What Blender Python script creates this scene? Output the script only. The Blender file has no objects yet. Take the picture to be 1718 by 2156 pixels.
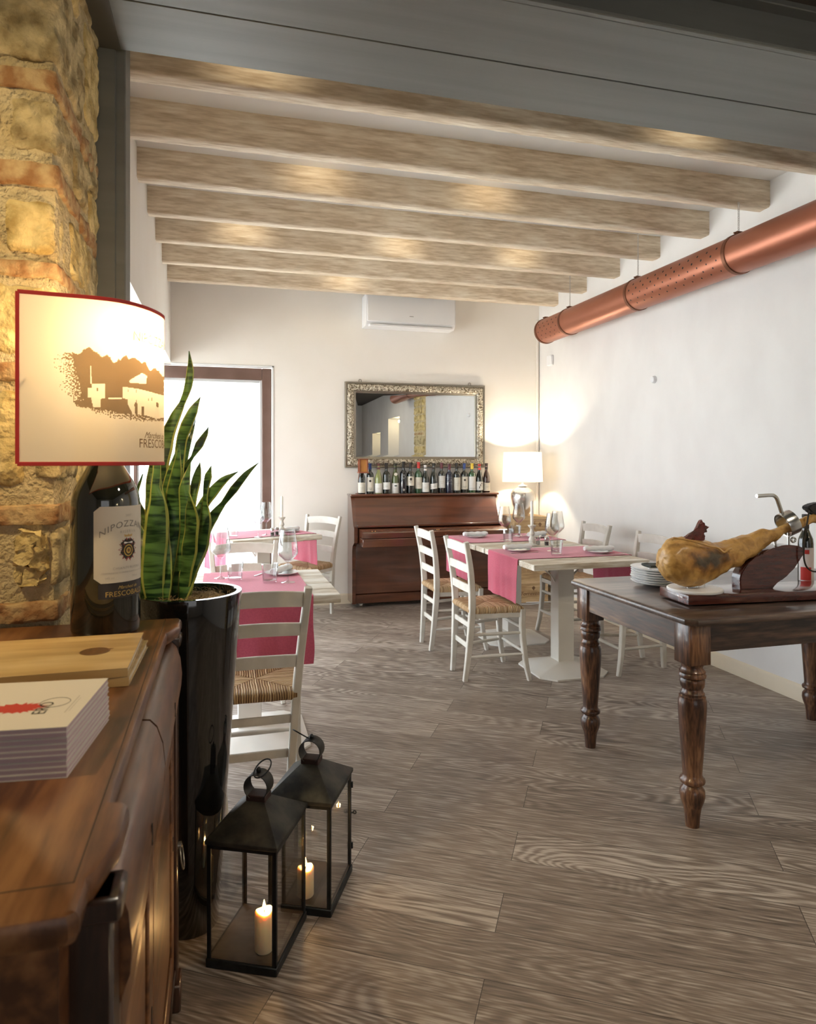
import bpy, bmesh, math, random
from mathutils import Vector, Matrix, noise, Euler

S = bpy.context.scene
PI = math.pi
R = math.radians
random.seed(7)

# ---------------------------------------------------------------- camera
CAM_Z = 1.42
YAW = R(15.33)
CS, SN = math.cos(YAW), math.sin(YAW)
cam_d = bpy.data.cameras.new('camera')
cam = bpy.data.objects.new('camera', cam_d)
S.collection.objects.link(cam)
cam.location = (0, 0, CAM_Z)
cam.rotation_euler = (R(90), 0, -YAW)
cam_d.sensor_fit = 'HORIZONTAL'
cam_d.sensor_width = 24.0
cam_d.lens = 1437.0 / 1718.0 * 24.0
cam_d.shift_y = -108.0 / 1718.0
cam_d.clip_start = 0.05
cam_d.dof.use_dof = True
cam_d.dof.focus_distance = 3.6
cam_d.dof.aperture_fstop = 6.3
S.camera = cam

def at(px, py, d):
    "point seen at pixel px, py of the photograph, d metres in front of the camera plane"
    r = (px - 859.0) / 1437.0 * d
    return Vector((r * CS + d * SN, -r * SN + d * CS, CAM_Z - (py - 970.0) * d / 1437.0))

# ---------------------------------------------------------------- world and view
S.view_settings.view_transform = 'Standard'
S.view_settings.look = 'None'
S.view_settings.exposure = 0.09
S.view_settings.gamma = 1.0
S.view_settings.use_curve_mapping = False
w = bpy.data.worlds.new('world')
S.world = w
w.use_nodes = True
bg = w.node_tree.nodes['Background']
bg.inputs['Color'].default_value = (0.90, 0.95, 1.0, 1)
bg.inputs['Strength'].default_value = 4.8

def light(name, kind, loc, power, col=(1, 1, 1), size=0.1, rot=None, sy=None, spread=None, portal=False, spot=None):
    l = bpy.data.lights.new(name, kind)
    o = bpy.data.objects.new(name, l)
    S.collection.objects.link(o)
    o.location = loc
    l.energy = power
    l.color = col
    if kind == 'AREA':
        l.size = size
        if sy:
            l.shape = 'RECTANGLE'; l.size_y = sy
        if spread: l.spread = spread
        if portal: l.cycles.is_portal = True
    else:
        l.shadow_soft_size = size
    if kind == 'SPOT':
        l.spot_size = spot or R(70); l.spot_blend = 1.0
    if rot is not None: o.rotation_euler = rot
    return o

# daylight entering by the glazed left wall and the glazed door in the back wall
light('daylight_portal_left', 'AREA', (-0.86, 4.75, 1.2), 1, size=2.3, sy=3.7, rot=(0, R(-90), 0), portal=True)
light('daylight_portal_back', 'AREA', (-0.15, 6.95, 1.2), 1, size=1.25, sy=2.3, rot=(R(-90), 0, 0), portal=True)
light('daylight_window_left', 'AREA', (-0.95, 4.75, 1.25), 30, (0.94, 0.97, 1.0), size=2.2, sy=3.6, rot=(0, R(-90), 0))
# front room: soft fill lamp added behind the camera, facing forward; no window there
light('front_room_fill', 'AREA', (0.3, -3.9, 1.6), 18, (0.97, 0.98, 1.0), size=2.6, sy=2.0, rot=(R(90), 0, 0))
# ceiling lamps
light('ceiling_lamp_glow', 'AREA', (1.9, 0.6, 2.99), 22, (1.0, 0.88, 0.70), size=0.22, rot=(0, 0, 0))
# the sun stands behind the house and lights the paving outside the glazed wall, which throws daylight up on to the beams
sun = light('sun', 'SUN', (3, 4, 9), 60, (1.0, 0.97, 0.92), size=0.02)
sun.rotation_euler = Vector((-0.62, 0.10, -0.78)).to_track_quat('-Z', 'Y').to_euler()
light('ceiling_spot', 'SPOT', (-1.20, 0.95, 2.98), 100, (1.0, 0.76, 0.40), size=0.05, rot=Vector((0.72, 0.62, -1.45)).to_track_quat('-Z', 'Y').to_euler(), spot=R(90))

# ---------------------------------------------------------------- objects helpers
COL = S.collection

def add_prop(o, label=None, cat=None, group=None, kind=None):
    if label: o['label'] = label
    if cat: o['category'] = cat
    if group: o['group'] = group
    if kind: o['kind'] = kind
    return o

def thing(name, label, cat, loc=(0, 0, 0), rz=0, group=None):
    o = bpy.data.objects.new(name, None)
    o.empty_display_size = 0.05
    COL.objects.link(o)
    o.location = loc
    o.rotation_euler = (0, 0, rz)
    return add_prop(o, label, cat, group)

def root_of(o):
    while o.parent: o = o.parent
    return o

def obj(name, bm, mats, parent=None, world=False, smooth=38, rot=None):
    "link a bmesh as one object; world=True: vertices are in world coordinates, parent's root unrotated"
    if world and parent:
        bmesh.ops.translate(bm, verts=bm.verts, vec=-Vector(root_of(parent).location))
    bmesh.ops.recalc_face_normals(bm, faces=bm.faces)
    me = bpy.data.meshes.new(name)
    bm.to_mesh(me); bm.free()
    if not isinstance(mats, (list, tuple)): mats = [mats]
    for m in mats: me.materials.append(m)
    if smooth:
        me.polygons.foreach_set('use_smooth', [True] * len(me.polygons))
        me.set_sharp_from_angle(angle=R(smooth))
    o = bpy.data.objects.new(name, me)
    COL.objects.link(o)
    if parent: o.parent = parent
    return o

def single(name, bm, mats, label, cat, group=None, origin=None, smooth=38):
    "a thing that is one mesh, origin at its base"
    if origin is None:
        xs = [v.co.x for v in bm.verts]; ys = [v.co.y for v in bm.verts]; zs = [v.co.z for v in bm.verts]
        origin = ((min(xs) + max(xs)) / 2, (min(ys) + max(ys)) / 2, min(zs))
    bmesh.ops.translate(bm, verts=bm.verts, vec=-Vector(origin))
    o = obj(name, bm, mats, None, smooth=smooth)
    o.location = origin
    return add_prop(o, label, cat, group)

def struct(name, bm, mats, parent=None, smooth=38):
    o = obj(name, bm, mats, parent, smooth=smooth)
    if not parent: o['kind'] = 'structure'
    return o

def dup(root, loc, rz, label, group=None, swap=None):
    r = root.copy(); COL.objects.link(r)
    r.location = loc; r.rotation_euler = (0, 0, rz)
    r['label'] = label
    if group: r['group'] = group
    for ch in list(root.children):
        c = ch.copy(); COL.objects.link(c); c.parent = r
        for g in ch.children:
            e = g.copy(); COL.objects.link(e); e.parent = c
    return r

# ---------------------------------------------------------------- mesh helpers
def NB(): return bmesh.new()

def addf(bm, vs, mi=0):
    try:
        f = bm.faces.new(vs); f.material_index = mi; return f
    except ValueError:
        return None

def box(bm, x0, x1, y0, y1, z0, z1, bev=0.0, mi=0, M=None, seg=1):
    vs = [bm.verts.new((x, y, z)) for z in (z0, z1) for y in (y0, y1) for x in (x0, x1)]
    idx = [(0, 2, 3, 1), (4, 5, 7, 6), (0, 1, 5, 4), (2, 6, 7, 3), (0, 4, 6, 2), (1, 3, 7, 5)]
    fs = [addf(bm, [vs[i] for i in q], mi) for q in idx]
    if bev > 0:
        es = list({e for f in fs for e in f.edges})
        g = bmesh.ops.bevel(bm, geom=es, offset=bev, segments=seg, affect='EDGES', profile=0.5)
        for f in g['faces']: f.material_index = mi
        vs = list({v for f in g['faces'] for v in f.verts} | {v for v in vs if v.is_valid})
    if M is not None:
        bmesh.ops.transform(bm, matrix=M, verts=vs)
    return vs

def rbox(bm, x0, x1, y0, y1, z0, z1, r=0.02, step=0.02, amp=0.0, freq=10, seed=0, mi=0, M=None):
    "rounded box on a fine grid, roughened by noise"
    tmp = bmesh.new()
    def cuts(a, b): return max(2, min(60, int(math.ceil((b - a) / step))))
    nx, ny, nz = cuts(x0, x1), cuts(y0, y1), cuts(z0, z1)
    cache = {}
    def V(i, j, k):
        key = (i, j, k)
        if key not in cache:
            cache[key] = tmp.verts.new((x0 + (x1 - x0) * i / nx, y0 + (y1 - y0) * j / ny, z0 + (z1 - z0) * k / nz))
        return cache[key]
    def q(a, b, c, d):
        tmp.faces.new((a, b, c, d))
    for i in range(nx):
        for j in range(ny):
            q(V(i, j, 0), V(i, j + 1, 0), V(i + 1, j + 1, 0), V(i + 1, j, 0))
            q(V(i, j, nz), V(i + 1, j, nz), V(i + 1, j + 1, nz), V(i, j + 1, nz))
    for i in range(nx):
        for k in range(nz):
            q(V(i, 0, k), V(i + 1, 0, k), V(i + 1, 0, k + 1), V(i, 0, k + 1))
            q(V(i, ny, k), V(i, ny, k + 1), V(i + 1, ny, k + 1), V(i + 1, ny, k))
    for j in range(ny):
        for k in range(nz):
            q(V(0, j, k), V(0, j, k + 1), V(0, j + 1, k + 1), V(0, j + 1, k))
            q(V(nx, j, k), V(nx, j + 1, k), V(nx, j + 1, k + 1), V(nx, j, k + 1))
    r = min(r, (x1 - x0) / 2 - 1e-4, (y1 - y0) / 2 - 1e-4, (z1 - z0) / 2 - 1e-4)
    for v in tmp.verts:
        c = v.co
        p = Vector((min(max(c.x, x0 + r), x1 - r), min(max(c.y, y0 + r), y1 - r), min(max(c.z, z0 + r), z1 - r)))
        dlt = c - p
        if dlt.length > 1e-6: v.co = p + dlt.normalized() * r
        if amp:
            s = Vector((seed * 3.1, seed * 1.7, seed * 2.3))
            v.co = v.co + noise.noise_vector(v.co * freq + s) * amp + noise.noise_vector(v.co * freq * 3.2 + s) * amp * 0.4
    vmap = {}
    for v in tmp.verts: vmap[v] = bm.verts.new(M @ v.co if M is not None else v.co)
    for f in tmp.faces: addf(bm, [vmap[v] for v in f.verts], mi)
    tmp.free()

def lathe(bm, prof, c=(0, 0, 0), seg=32, mi=0, M=None, close=True, mis=None):
    "revolve (r, z) pairs around the vertical through c"
    rings = []
    for (r, z) in prof:
        if r < 1e-5:
            rings.append([bm.verts.new((c[0], c[1], c[2] + z))])
        else:
            rings.append([bm.verts.new((c[0] + r * math.cos(2 * PI * i / seg), c[1] + r * math.sin(2 * PI * i / seg), c[2] + z)) for i in range(seg)])
    for k in range(len(rings) - 1):
        a, b = rings[k], rings[k + 1]
        m_ = mis[k] if mis else mi
        for i in range(seg):
            j = (i + 1) % seg
            if len(a) == 1 and len(b) == 1: continue
            if len(a) == 1: addf(bm, (a[0], b[j], b[i]), m_)
            elif len(b) == 1: addf(bm, (a[i], a[j], b[0]), m_)
            else: addf(bm, (a[i], a[j], b[j], b[i]), m_)
    if close:
        if len(rings[0]) > 1: addf(bm, list(reversed(rings[0])), mi)
        if len(rings[-1]) > 1: addf(bm, rings[-1], mi)
    if M is not None:
        bmesh.ops.transform(bm, matrix=M, verts=[v for r_ in rings for v in r_])

def catmull(pts, n=6):
    pts = [Vector(p) for p in pts]
    if len(pts) < 3: return pts
    P = [pts[0] * 2 - pts[1]] + pts + [pts[-1] * 2 - pts[-2]]
    out = []
    for i in range(1, len(P) - 2):
        for k in range(n):
            t = k / n
            p0, p1, p2, p3 = P[i - 1], P[i], P[i + 1], P[i + 2]
            out.append(0.5 * ((2 * p1) + (p2 - p0) * t + (2 * p0 - 5 * p1 + 4 * p2 - p3) * t * t + (3 * p1 - p0 - 3 * p2 + p3) * t ** 3))
    out.append(pts[-1].copy())
    return out

def tube(bm, pts, rad, seg=10, mi=0, cap=True):
    pts = [Vector(p) for p in pts]
    n = len(pts)
    rads = rad if isinstance(rad, (list, tuple)) else [rad] * n
    prev = None; rings = []
    for i, p in enumerate(pts):
        t = (pts[min(i + 1, n - 1)] - pts[max(i - 1, 0)]).normalized()
        if prev is None:
            u = t.orthogonal().normalized()
        else:
            u = (prev - t * prev.dot(t)).normalized()
        prev = u
        v = t.cross(u)
        rings.append([bm.verts.new(p + (u * math.cos(2 * PI * k / seg) + v * math.sin(2 * PI * k / seg)) * rads[i]) for k in range(seg)])
    for a, b in zip(rings, rings[1:]):
        for k in range(seg):
            j = (k + 1) % seg
            addf(bm, (a[k], a[j], b[j], b[k]), mi)
    if cap:
        addf(bm, list(reversed(rings[0])), mi); addf(bm, rings[-1], mi)
    return rings

def torus(bm, c, R1, r, axis=(0, 0, 1), seg=28, s2=8, mi=0, squash=1.0):
    ax = Vector(axis).normalized()
    u = ax.orthogonal().normalized(); v = ax.cross(u)
    rings = []
    for i in range(seg):
        a = 2 * PI * i / seg
        d = u * math.cos(a) + v * math.sin(a)
        cc = Vector(c) + d * R1
        rings.append([bm.verts.new(cc + d * r * math.cos(2 * PI * k / s2) + ax * r * squash * math.sin(2 * PI * k / s2)) for k in range(s2)])
    for i in range(seg):
        a, b = rings[i], rings[(i + 1) % seg]
        for k in range(s2):
            j = (k + 1) % s2
            addf(bm, (a[k], a[j], b[j], b[k]), mi)

def bar(bm, pts, w, h, side=(0, 1, 0), ch=0.003, mi=0, smooth=5):
    "chamfered rectangular bar swept along pts; w across 'side', h along the other normal; w, h may be lists"
    raw = [Vector(p) for p in pts]
    P = catmull(raw, smooth) if smooth and len(raw) > 2 else raw
    n = len(P); m = len(raw)
    def val(x, i):
        if not isinstance(x, (list, tuple)): return x
        t = i / (n - 1) * (m - 1); k = min(int(t), m - 2)
        return x[k] + (x[k + 1] - x[k]) * (t - k)
    sd = Vector(side).normalized(); rings = []
    for i, p in enumerate(P):
        t = (P[min(i + 1, n - 1)] - P[max(i - 1, 0)]).normalized()
        s = (sd - t * sd.dot(t)).normalized()
        nn = t.cross(s)
        a, b = val(w, i) / 2, val(h, i) / 2
        c = min(ch, a * 0.6, b * 0.6)
        prof = [(a, b - c), (a - c, b), (-a + c, b), (-a, b - c), (-a, -b + c), (-a + c, -b), (a - c, -b), (a, -b + c)]
        rings.append([bm.verts.new(p + s * x + nn * y) for x, y in prof])
    for a, b in zip(rings, rings[1:]):
        for k in range(8):
            j = (k + 1) % 8
            addf(bm, (a[k], a[j], b[j], b[k]), mi)
    addf(bm, list(reversed(rings[0])), mi); addf(bm, rings[-1], mi)

def prism(bm, poly, f0, f1, mi=0):
    "poly: list of 2D points; f0, f1: functions (u, v) -> Vector for the two faces"
    a = [bm.verts.new(f0(u, v)) for u, v in poly]
    b = [bm.verts.new(f1(u, v)) for u, v in poly]
    n = len(poly)
    addf(bm, list(reversed(a)), mi); addf(bm, b, mi)
    for i in range(n):
        j = (i + 1) % n
        addf(bm, (a[i], a[j], b[j], b[i]), mi)

def loft(bm, rings, mi=0, cap=True):
    R_ = [[bm.verts.new(p) for p in ring] for ring in rings]
    n = len(R_[0])
    for a, b in zip(R_, R_[1:]):
        for k in range(n):
            j = (k + 1) % n
            addf(bm, (a[k], a[j], b[j], b[k]), mi)
    if cap:
        addf(bm, list(reversed(R_[0])), mi); addf(bm, R_[-1], mi)
    return R_

def text(bm, s, f, size=1.0, mi=0, align='CENTER', shear=0.0, space=1.0):
    "lettering: f(u, v) -> Vector places each outline point; size = cap height about 0.7 of it"
    cu = bpy.data.curves.new('t', 'FONT')
    cu.body = s; cu.size = size; cu.align_x = align; cu.resolution_u = 2; cu.shear = shear; cu.space_character = space
    o = bpy.data.objects.new('t', cu)
    COL.objects.link(o)
    dg = bpy.context.evaluated_depsgraph_get(); dg.update()
    me = o.evaluated_get(dg).to_mesh()
    vs = [bm.verts.new(f(v.co.x, v.co.y)) for v in me.vertices]
    for p in me.polygons: addf(bm, [vs[i] for i in p.vertices], mi)
    o.evaluated_get(dg).to_mesh_clear()
    bpy.data.objects.remove(o); bpy.data.curves.remove(cu)

def inside(x, y, poly):
    c = False; n = len(poly); j = n - 1
    for i in range(n):
        xi, yi = poly[i]; xj, yj = poly[j]
        if (yi > y) != (yj > y) and x < (xj - xi) * (y - yi) / (yj - yi) + xi: c = not c
        j = i
    return c

# ---------------------------------------------------------------- materials
def newmat(name):
    m = bpy.data.materials.new(name); m.use_nodes = True
    return m, m.node_tree, m.node_tree.nodes, m.node_tree.links, m.node_tree.nodes['Principled BSDF']

def c4(c): return (c[0], c[1], c[2], 1)

def mat(name, col, rough=0.5, metal=0.0, col2=None, scale=8, stretch=(1, 1, 1), detail=5, bump=0.0, bscale=40, bdist=0.01,
        coat=0.0, spec=0.5, sss=0.0, lo=0.35, hi=0.65, rough2=None, bstretch=None, trans=0.0, dist=0.0, sheen=0.0):
    m, nt, N, L, p = newmat(name)
    p.inputs['Base Color'].default_value = c4(col)
    p.inputs['Roughness'].default_value = rough
    p.inputs['Metallic'].default_value = metal
    p.inputs['Coat Weight'].default_value = coat
    p.inputs['Coat Roughness'].default_value = 0.05
    p.inputs['Specular IOR Level'].default_value = spec
    p.inputs['Transmission Weight'].default_value = trans
    if sheen: p.inputs['Sheen Weight'].default_value = sheen
    if sss:
        p.inputs['Subsurface Weight'].default_value = sss
        p.inputs['Subsurface Radius'].default_value = (0.022, 0.015, 0.009)
        p.inputs['Subsurface Scale'].default_value = 0.6
    tc = N.new('ShaderNodeTexCoord')
    if col2 is not None:
        mp = N.new('ShaderNodeMapping'); mp.inputs['Scale'].default_value = stretch
        n = N.new('ShaderNodeTexNoise'); n.inputs['Scale'].default_value = scale; n.inputs['Detail'].default_value = detail
        n.inputs['Distortion'].default_value = dist
        r = N.new('ShaderNodeValToRGB')
        r.color_ramp.elements[0].position = lo; r.color_ramp.elements[0].color = c4(col)
        r.color_ramp.elements[1].position = hi; r.color_ramp.elements[1].color = c4(col2)
        L.new(tc.outputs['Object'], mp.inputs['Vector']); L.new(mp.outputs[0], n.inputs['Vector'])
        L.new(n.outputs['Fac'], r.inputs['Fac']); L.new(r.outputs['Color'], p.inputs['Base Color'])
        if rough2 is not None:
            mr = N.new('ShaderNodeMapRange'); mr.inputs['To Min'].default_value = rough; mr.inputs['To Max'].default_value = rough2
            L.new(n.outputs['Fac'], mr.inputs['Value']); L.new(mr.outputs[0], p.inputs['Roughness'])
    if bump:
        mp2 = N.new('ShaderNodeMapping'); mp2.inputs['Scale'].default_value = bstretch or stretch
        n2 = N.new('ShaderNodeTexNoise'); n2.inputs['Scale'].default_value = bscale; n2.inputs['Detail'].default_value = 6
        b = N.new('ShaderNodeBump'); b.inputs['Strength'].default_value = bump; b.inputs['Distance'].default_value = bdist
        L.new(tc.outputs['Object'], mp2.inputs['Vector']); L.new(mp2.outputs[0], n2.inputs['Vector'])
        L.new(n2.outputs['Fac'], b.inputs['Height']); L.new(b.outputs[0], p.inputs['Normal'])
    return m

def woodmat(name, dark, mid, light_, axis='X', scale=6, rough=0.4, coat=0.0, bump=0.15, knots=0.6, bdist=0.003, ring=0.16):
    "long grained wood along one local axis"
    m, nt, N, L, p = newmat(name)
    p.inputs['Roughness'].default_value = rough
    p.inputs['Coat Weight'].default_value = coat
    p.inputs['Coat Roughness'].default_value = 0.08
    tc = N.new('ShaderNodeTexCoord')
    mp = N.new('ShaderNodeMapping')
    k = {'X': (0.12, 1, 1), 'Y': (1, 0.12, 1), 'Z': (1, 1, 0.12)}[axis]
    mp.inputs['Scale'].default_value = k
    L.new(tc.outputs['Object'], mp.inputs['Vector'])
    n1 = N.new('ShaderNodeTexNoise'); n1.inputs['Scale'].default_value = scale; n1.inputs['Detail'].default_value = 4; n1.inputs['Distortion'].default_value = knots
    n2 = N.new('ShaderNodeTexNoise'); n2.inputs['Scale'].default_value = scale * 14; n2.inputs['Detail'].default_value = 6
    L.new(mp.outputs[0], n1.inputs['Vector']); L.new(mp.outputs[0], n2.inputs['Vector'])
    mul = N.new('ShaderNodeMath'); mul.operation = 'MULTIPLY'; mul.inputs[1].default_value = 9.0
    fr = N.new('ShaderNodeMath'); fr.operation = 'SINE'
    L.new(n1.outputs['Fac'], mul.inputs[0])
    mul2 = N.new('ShaderNodeMath'); mul2.operation = 'MULTIPLY'; mul2.inputs[1].default_value = 2.4
    L.new(mul.outputs[0], mul2.inputs[0]); L.new(mul2.outputs[0], fr.inputs[0])
    mx = N.new('ShaderNodeMath'); mx.operation = 'MULTIPLY_ADD'; mx.inputs[1].default_value = ring
    L.new(fr.outputs[0], mx.inputs[0]); L.new(n2.outputs['Fac'], mx.inputs[2])
    r = N.new('ShaderNodeValToRGB')
    e = r.color_ramp.elements
    e[0].position = 0.28; e[0].color = c4(dark); e[1].position = 0.78; e[1].color = c4(light_)
    e2 = e.new(0.52); e2.color = c4(mid)
    L.new(mx.outputs[0], r.inputs['Fac']); L.new(r.outputs['Color'], p.inputs['Base Color'])
    b = N.new('ShaderNodeBump'); b.inputs['Strength'].default_value = bump; b.inputs['Distance'].default_value = bdist
    L.new(mx.outputs[0], b.inputs['Height']); L.new(b.outputs[0], p.inputs['Normal'])
    return m

def floormat():
    m, nt, N, L, p = newmat('floor_planks')
    tc = N.new('ShaderNodeTexCoord')
    mp = N.new('ShaderNodeMapping'); mp.inputs['Rotation'].default_value = (0, 0, R(31.2)); mp.inputs['Location'].default_value = (0.31, 0.075, 0)
    L.new(tc.outputs['Object'], mp.inputs['Vector'])
    br = N.new('ShaderNodeTexBrick')
    br.offset = 0.37; br.offset_frequency = 2; br.squash = 1.0
    br.inputs['Scale'].default_value = 1.0
    br.inputs['Brick Width'].default_value = 1.45
    br.inputs['Row Height'].default_value = 0.193
    br.inputs['Mortar Size'].default_value = 0.0011
    br.inputs['Mortar Smooth'].default_value = 0.2
    br.inputs['Color1'].default_value = (0, 0, 0, 1); br.inputs['Color2'].default_value = (1, 1, 1, 1)
    br.inputs['Mortar'].default_value = (0.5, 0.5, 0.5, 1)
    L.new(mp.outputs[0], br.inputs['Vector'])
    sep = N.new('ShaderNodeSeparateColor'); L.new(br.outputs['Color'], sep.inputs[0])
    # shift the grain for each plank
    off = N.new('ShaderNodeCombineXYZ')
    mo = N.new('ShaderNodeMath'); mo.operation = 'MULTIPLY'; mo.inputs[1].default_value = 37.0
    L.new(sep.outputs[0], mo.inputs[0]); L.new(mo.outputs[0], off.inputs['X']); L.new(mo.outputs[0], off.inputs['Z'])
    va = N.new('ShaderNodeVectorMath'); va.operation = 'ADD'
    L.new(mp.outputs[0], va.inputs[0]); L.new(off.outputs[0], va.inputs[1])
    st = N.new('ShaderNodeMapping'); st.inputs['Scale'].default_value = (0.24, 1.0, 1.0)
    L.new(va.outputs[0], st.inputs['Vector'])
    n1 = N.new('ShaderNodeTexNoise'); n1.inputs['Scale'].default_value = 3.6; n1.inputs['Detail'].default_value = 1.5; n1.inputs['Distortion'].default_value = 0.25
    L.new(st.outputs[0], n1.inputs['Vector'])
    # cathedral rings from the contour lines of the noise
    m1 = N.new('ShaderNodeMath'); m1.operation = 'MULTIPLY'; m1.inputs[1].default_value = 210.0
    L.new(n1.outputs['Fac'], m1.inputs[0])
    sn = N.new('ShaderNodeMath'); sn.operation = 'SINE'; L.new(m1.outputs[0], sn.inputs[0])
    st2 = N.new('ShaderNodeMapping'); st2.inputs['Scale'].default_value = (0.06, 1.0, 1.0)
    L.new(va.outputs[0], st2.inputs['Vector'])
    n2 = N.new('ShaderNodeTexNoise'); n2.inputs['Scale'].default_value = 150; n2.inputs['Detail'].default_value = 5
    L.new(st2.outputs[0], n2.inputs['Vector'])
    n3 = N.new('ShaderNodeTexNoise'); n3.inputs['Scale'].default_value = 5; n3.inputs['Detail'].default_value = 3
    L.new(st2.outputs[0], n3.inputs['Vector'])
    ng = N.new('ShaderNodeTexNoise'); ng.inputs['Scale'].default_value = 1.7; ng.inputs['Detail'].default_value = 2
    L.new(st.outputs[0], ng.inputs['Vector'])
    gate = N.new('ShaderNodeMapRange'); gate.inputs['From Min'].default_value = 0.42; gate.inputs['From Max'].default_value = 0.62
    gate.inputs['To Min'].default_value = 0.02; gate.inputs['To Max'].default_value = 0.13
    L.new(ng.outputs['Fac'], gate.inputs['Value'])
    a1 = N.new('ShaderNodeMath'); a1.operation = 'MULTIPLY'; L.new(sn.outputs[0], a1.inputs[0]); L.new(gate.outputs[0], a1.inputs[1])
    a2 = N.new('ShaderNodeMath'); a2.operation = 'MULTIPLY_ADD'; a2.inputs[1].default_value = 0.95; L.new(n2.outputs['Fac'], a2.inputs[0]); L.new(a1.outputs[0], a2.inputs[2])
    a3 = N.new('ShaderNodeMath'); a3.operation = 'MULTIPLY_ADD'; a3.inputs[1].default_value = 0.35; L.new(n3.outputs['Fac'], a3.inputs[0]); L.new(a2.outputs[0], a3.inputs[2])
    a4 = N.new('ShaderNodeMath'); a4.operation = 'MULTIPLY_ADD'; a4.inputs[1].default_value = 0.13; L.new(sep.outputs[0], a4.inputs[0]); L.new(a3.outputs[0], a4.inputs[2])
    r = N.new('ShaderNodeValToRGB'); e = r.color_ramp.elements
    e[0].position = 0.44; e[0].color = (0.112, 0.087, 0.069, 1)
    e[1].position = 0.96; e[1].color = (0.53, 0.47, 0.41, 1)
    x = e.new(0.70); x.color = (0.255, 0.202, 0.162, 1)
    L.new(a4.outputs[0], r.inputs['Fac'])
    mixc = N.new('ShaderNodeMix'); mixc.data_type = 'RGBA'
    L.new(br.outputs['Fac'], mixc.inputs['Factor']); L.new(r.outputs['Color'], mixc.inputs[6]); mixc.inputs[7].default_value = (0.02, 0.014, 0.01, 1)
    L.new(mixc.outputs[2], p.inputs['Base Color'])
    rr = N.new('ShaderNodeMapRange'); rr.inputs['To Min'].default_value = 0.38; rr.inputs['To Max'].default_value = 0.56
    L.new(n2.outputs['Fac'], rr.inputs['Value']); L.new(rr.outputs[0], p.inputs['Roughness'])
    bh = N.new('ShaderNodeMath'); bh.operation = 'SUBTRACT'; L.new(a2.outputs[0], bh.inputs[0]); L.new(br.outputs['Fac'], bh.inputs[1])
    b = N.new('ShaderNodeBump'); b.inputs['Strength'].default_value = 0.22; b.inputs['Distance'].default_value = 0.0025
    L.new(bh.outputs[0], b.inputs['Height']); L.new(b.outputs[0], p.inputs['Normal'])
    return m

def glassmat(name, tint=(1, 1, 1), refl=1.0, ior=1.45, rough=0.0):
    m, nt, N, L, p = newmat(name)
    N.remove(p)
    out = [n for n in N if n.type == 'OUTPUT_MATERIAL'][0]
    t = N.new('ShaderNodeBsdfTransparent'); t.inputs[0].default_value = c4(tint)
    g = N.new('ShaderNodeBsdfGlossy'); g.inputs['Roughness'].default_value = rough
    fr = N.new('ShaderNodeLayerWeight'); fr.inputs['Blend'].default_value = 0.5
    pw = N.new('ShaderNodeMath'); pw.operation = 'POWER'; pw.inputs[1].default_value = 3.0
    ml = N.new('ShaderNodeMath'); ml.operation = 'MULTIPLY_ADD'; ml.inputs[1].default_value = 0.75 * refl; ml.inputs[2].default_value = 0.04 * refl; ml.use_clamp = True
    mx = N.new('ShaderNodeMixShader')
    L.new(fr.outputs['Facing'], pw.inputs[0]); L.new(pw.outputs[0], ml.inputs[0]); L.new(ml.outputs[0], mx.inputs[0]); L.new(t.outputs[0], mx.inputs[1]); L.new(g.outputs[0], mx.inputs[2])
    L.new(mx.outputs[0], out.inputs['Surface'])
    return m

def emit(name, col, strength):
    m, nt, N, L, p = newmat(name)
    p.inputs['Base Color'].default_value = c4(col)
    p.inputs['Emission Color'].default_value = c4(col)
    p.inputs['Emission Strength'].default_value = strength
    return m

def translucent(name, col, fac=0.5, col2=None):
    m, nt, N, L, p = newmat(name)
    N.remove(p)
    out = [n for n in N if n.type == 'OUTPUT_MATERIAL'][0]
    a = N.new('ShaderNodeBsdfDiffuse'); a.inputs[0].default_value = c4(col)
    b = N.new('ShaderNodeBsdfTranslucent'); b.inputs[0].default_value = c4(col2 or col)
    mx = N.new('ShaderNodeMixShader'); mx.inputs[0].default_value = fac
    L.new(a.outputs[0], mx.inputs[1]); L.new(b.outputs[0], mx.inputs[2]); L.new(mx.outputs[0], out.inputs['Surface'])
    return m

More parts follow.
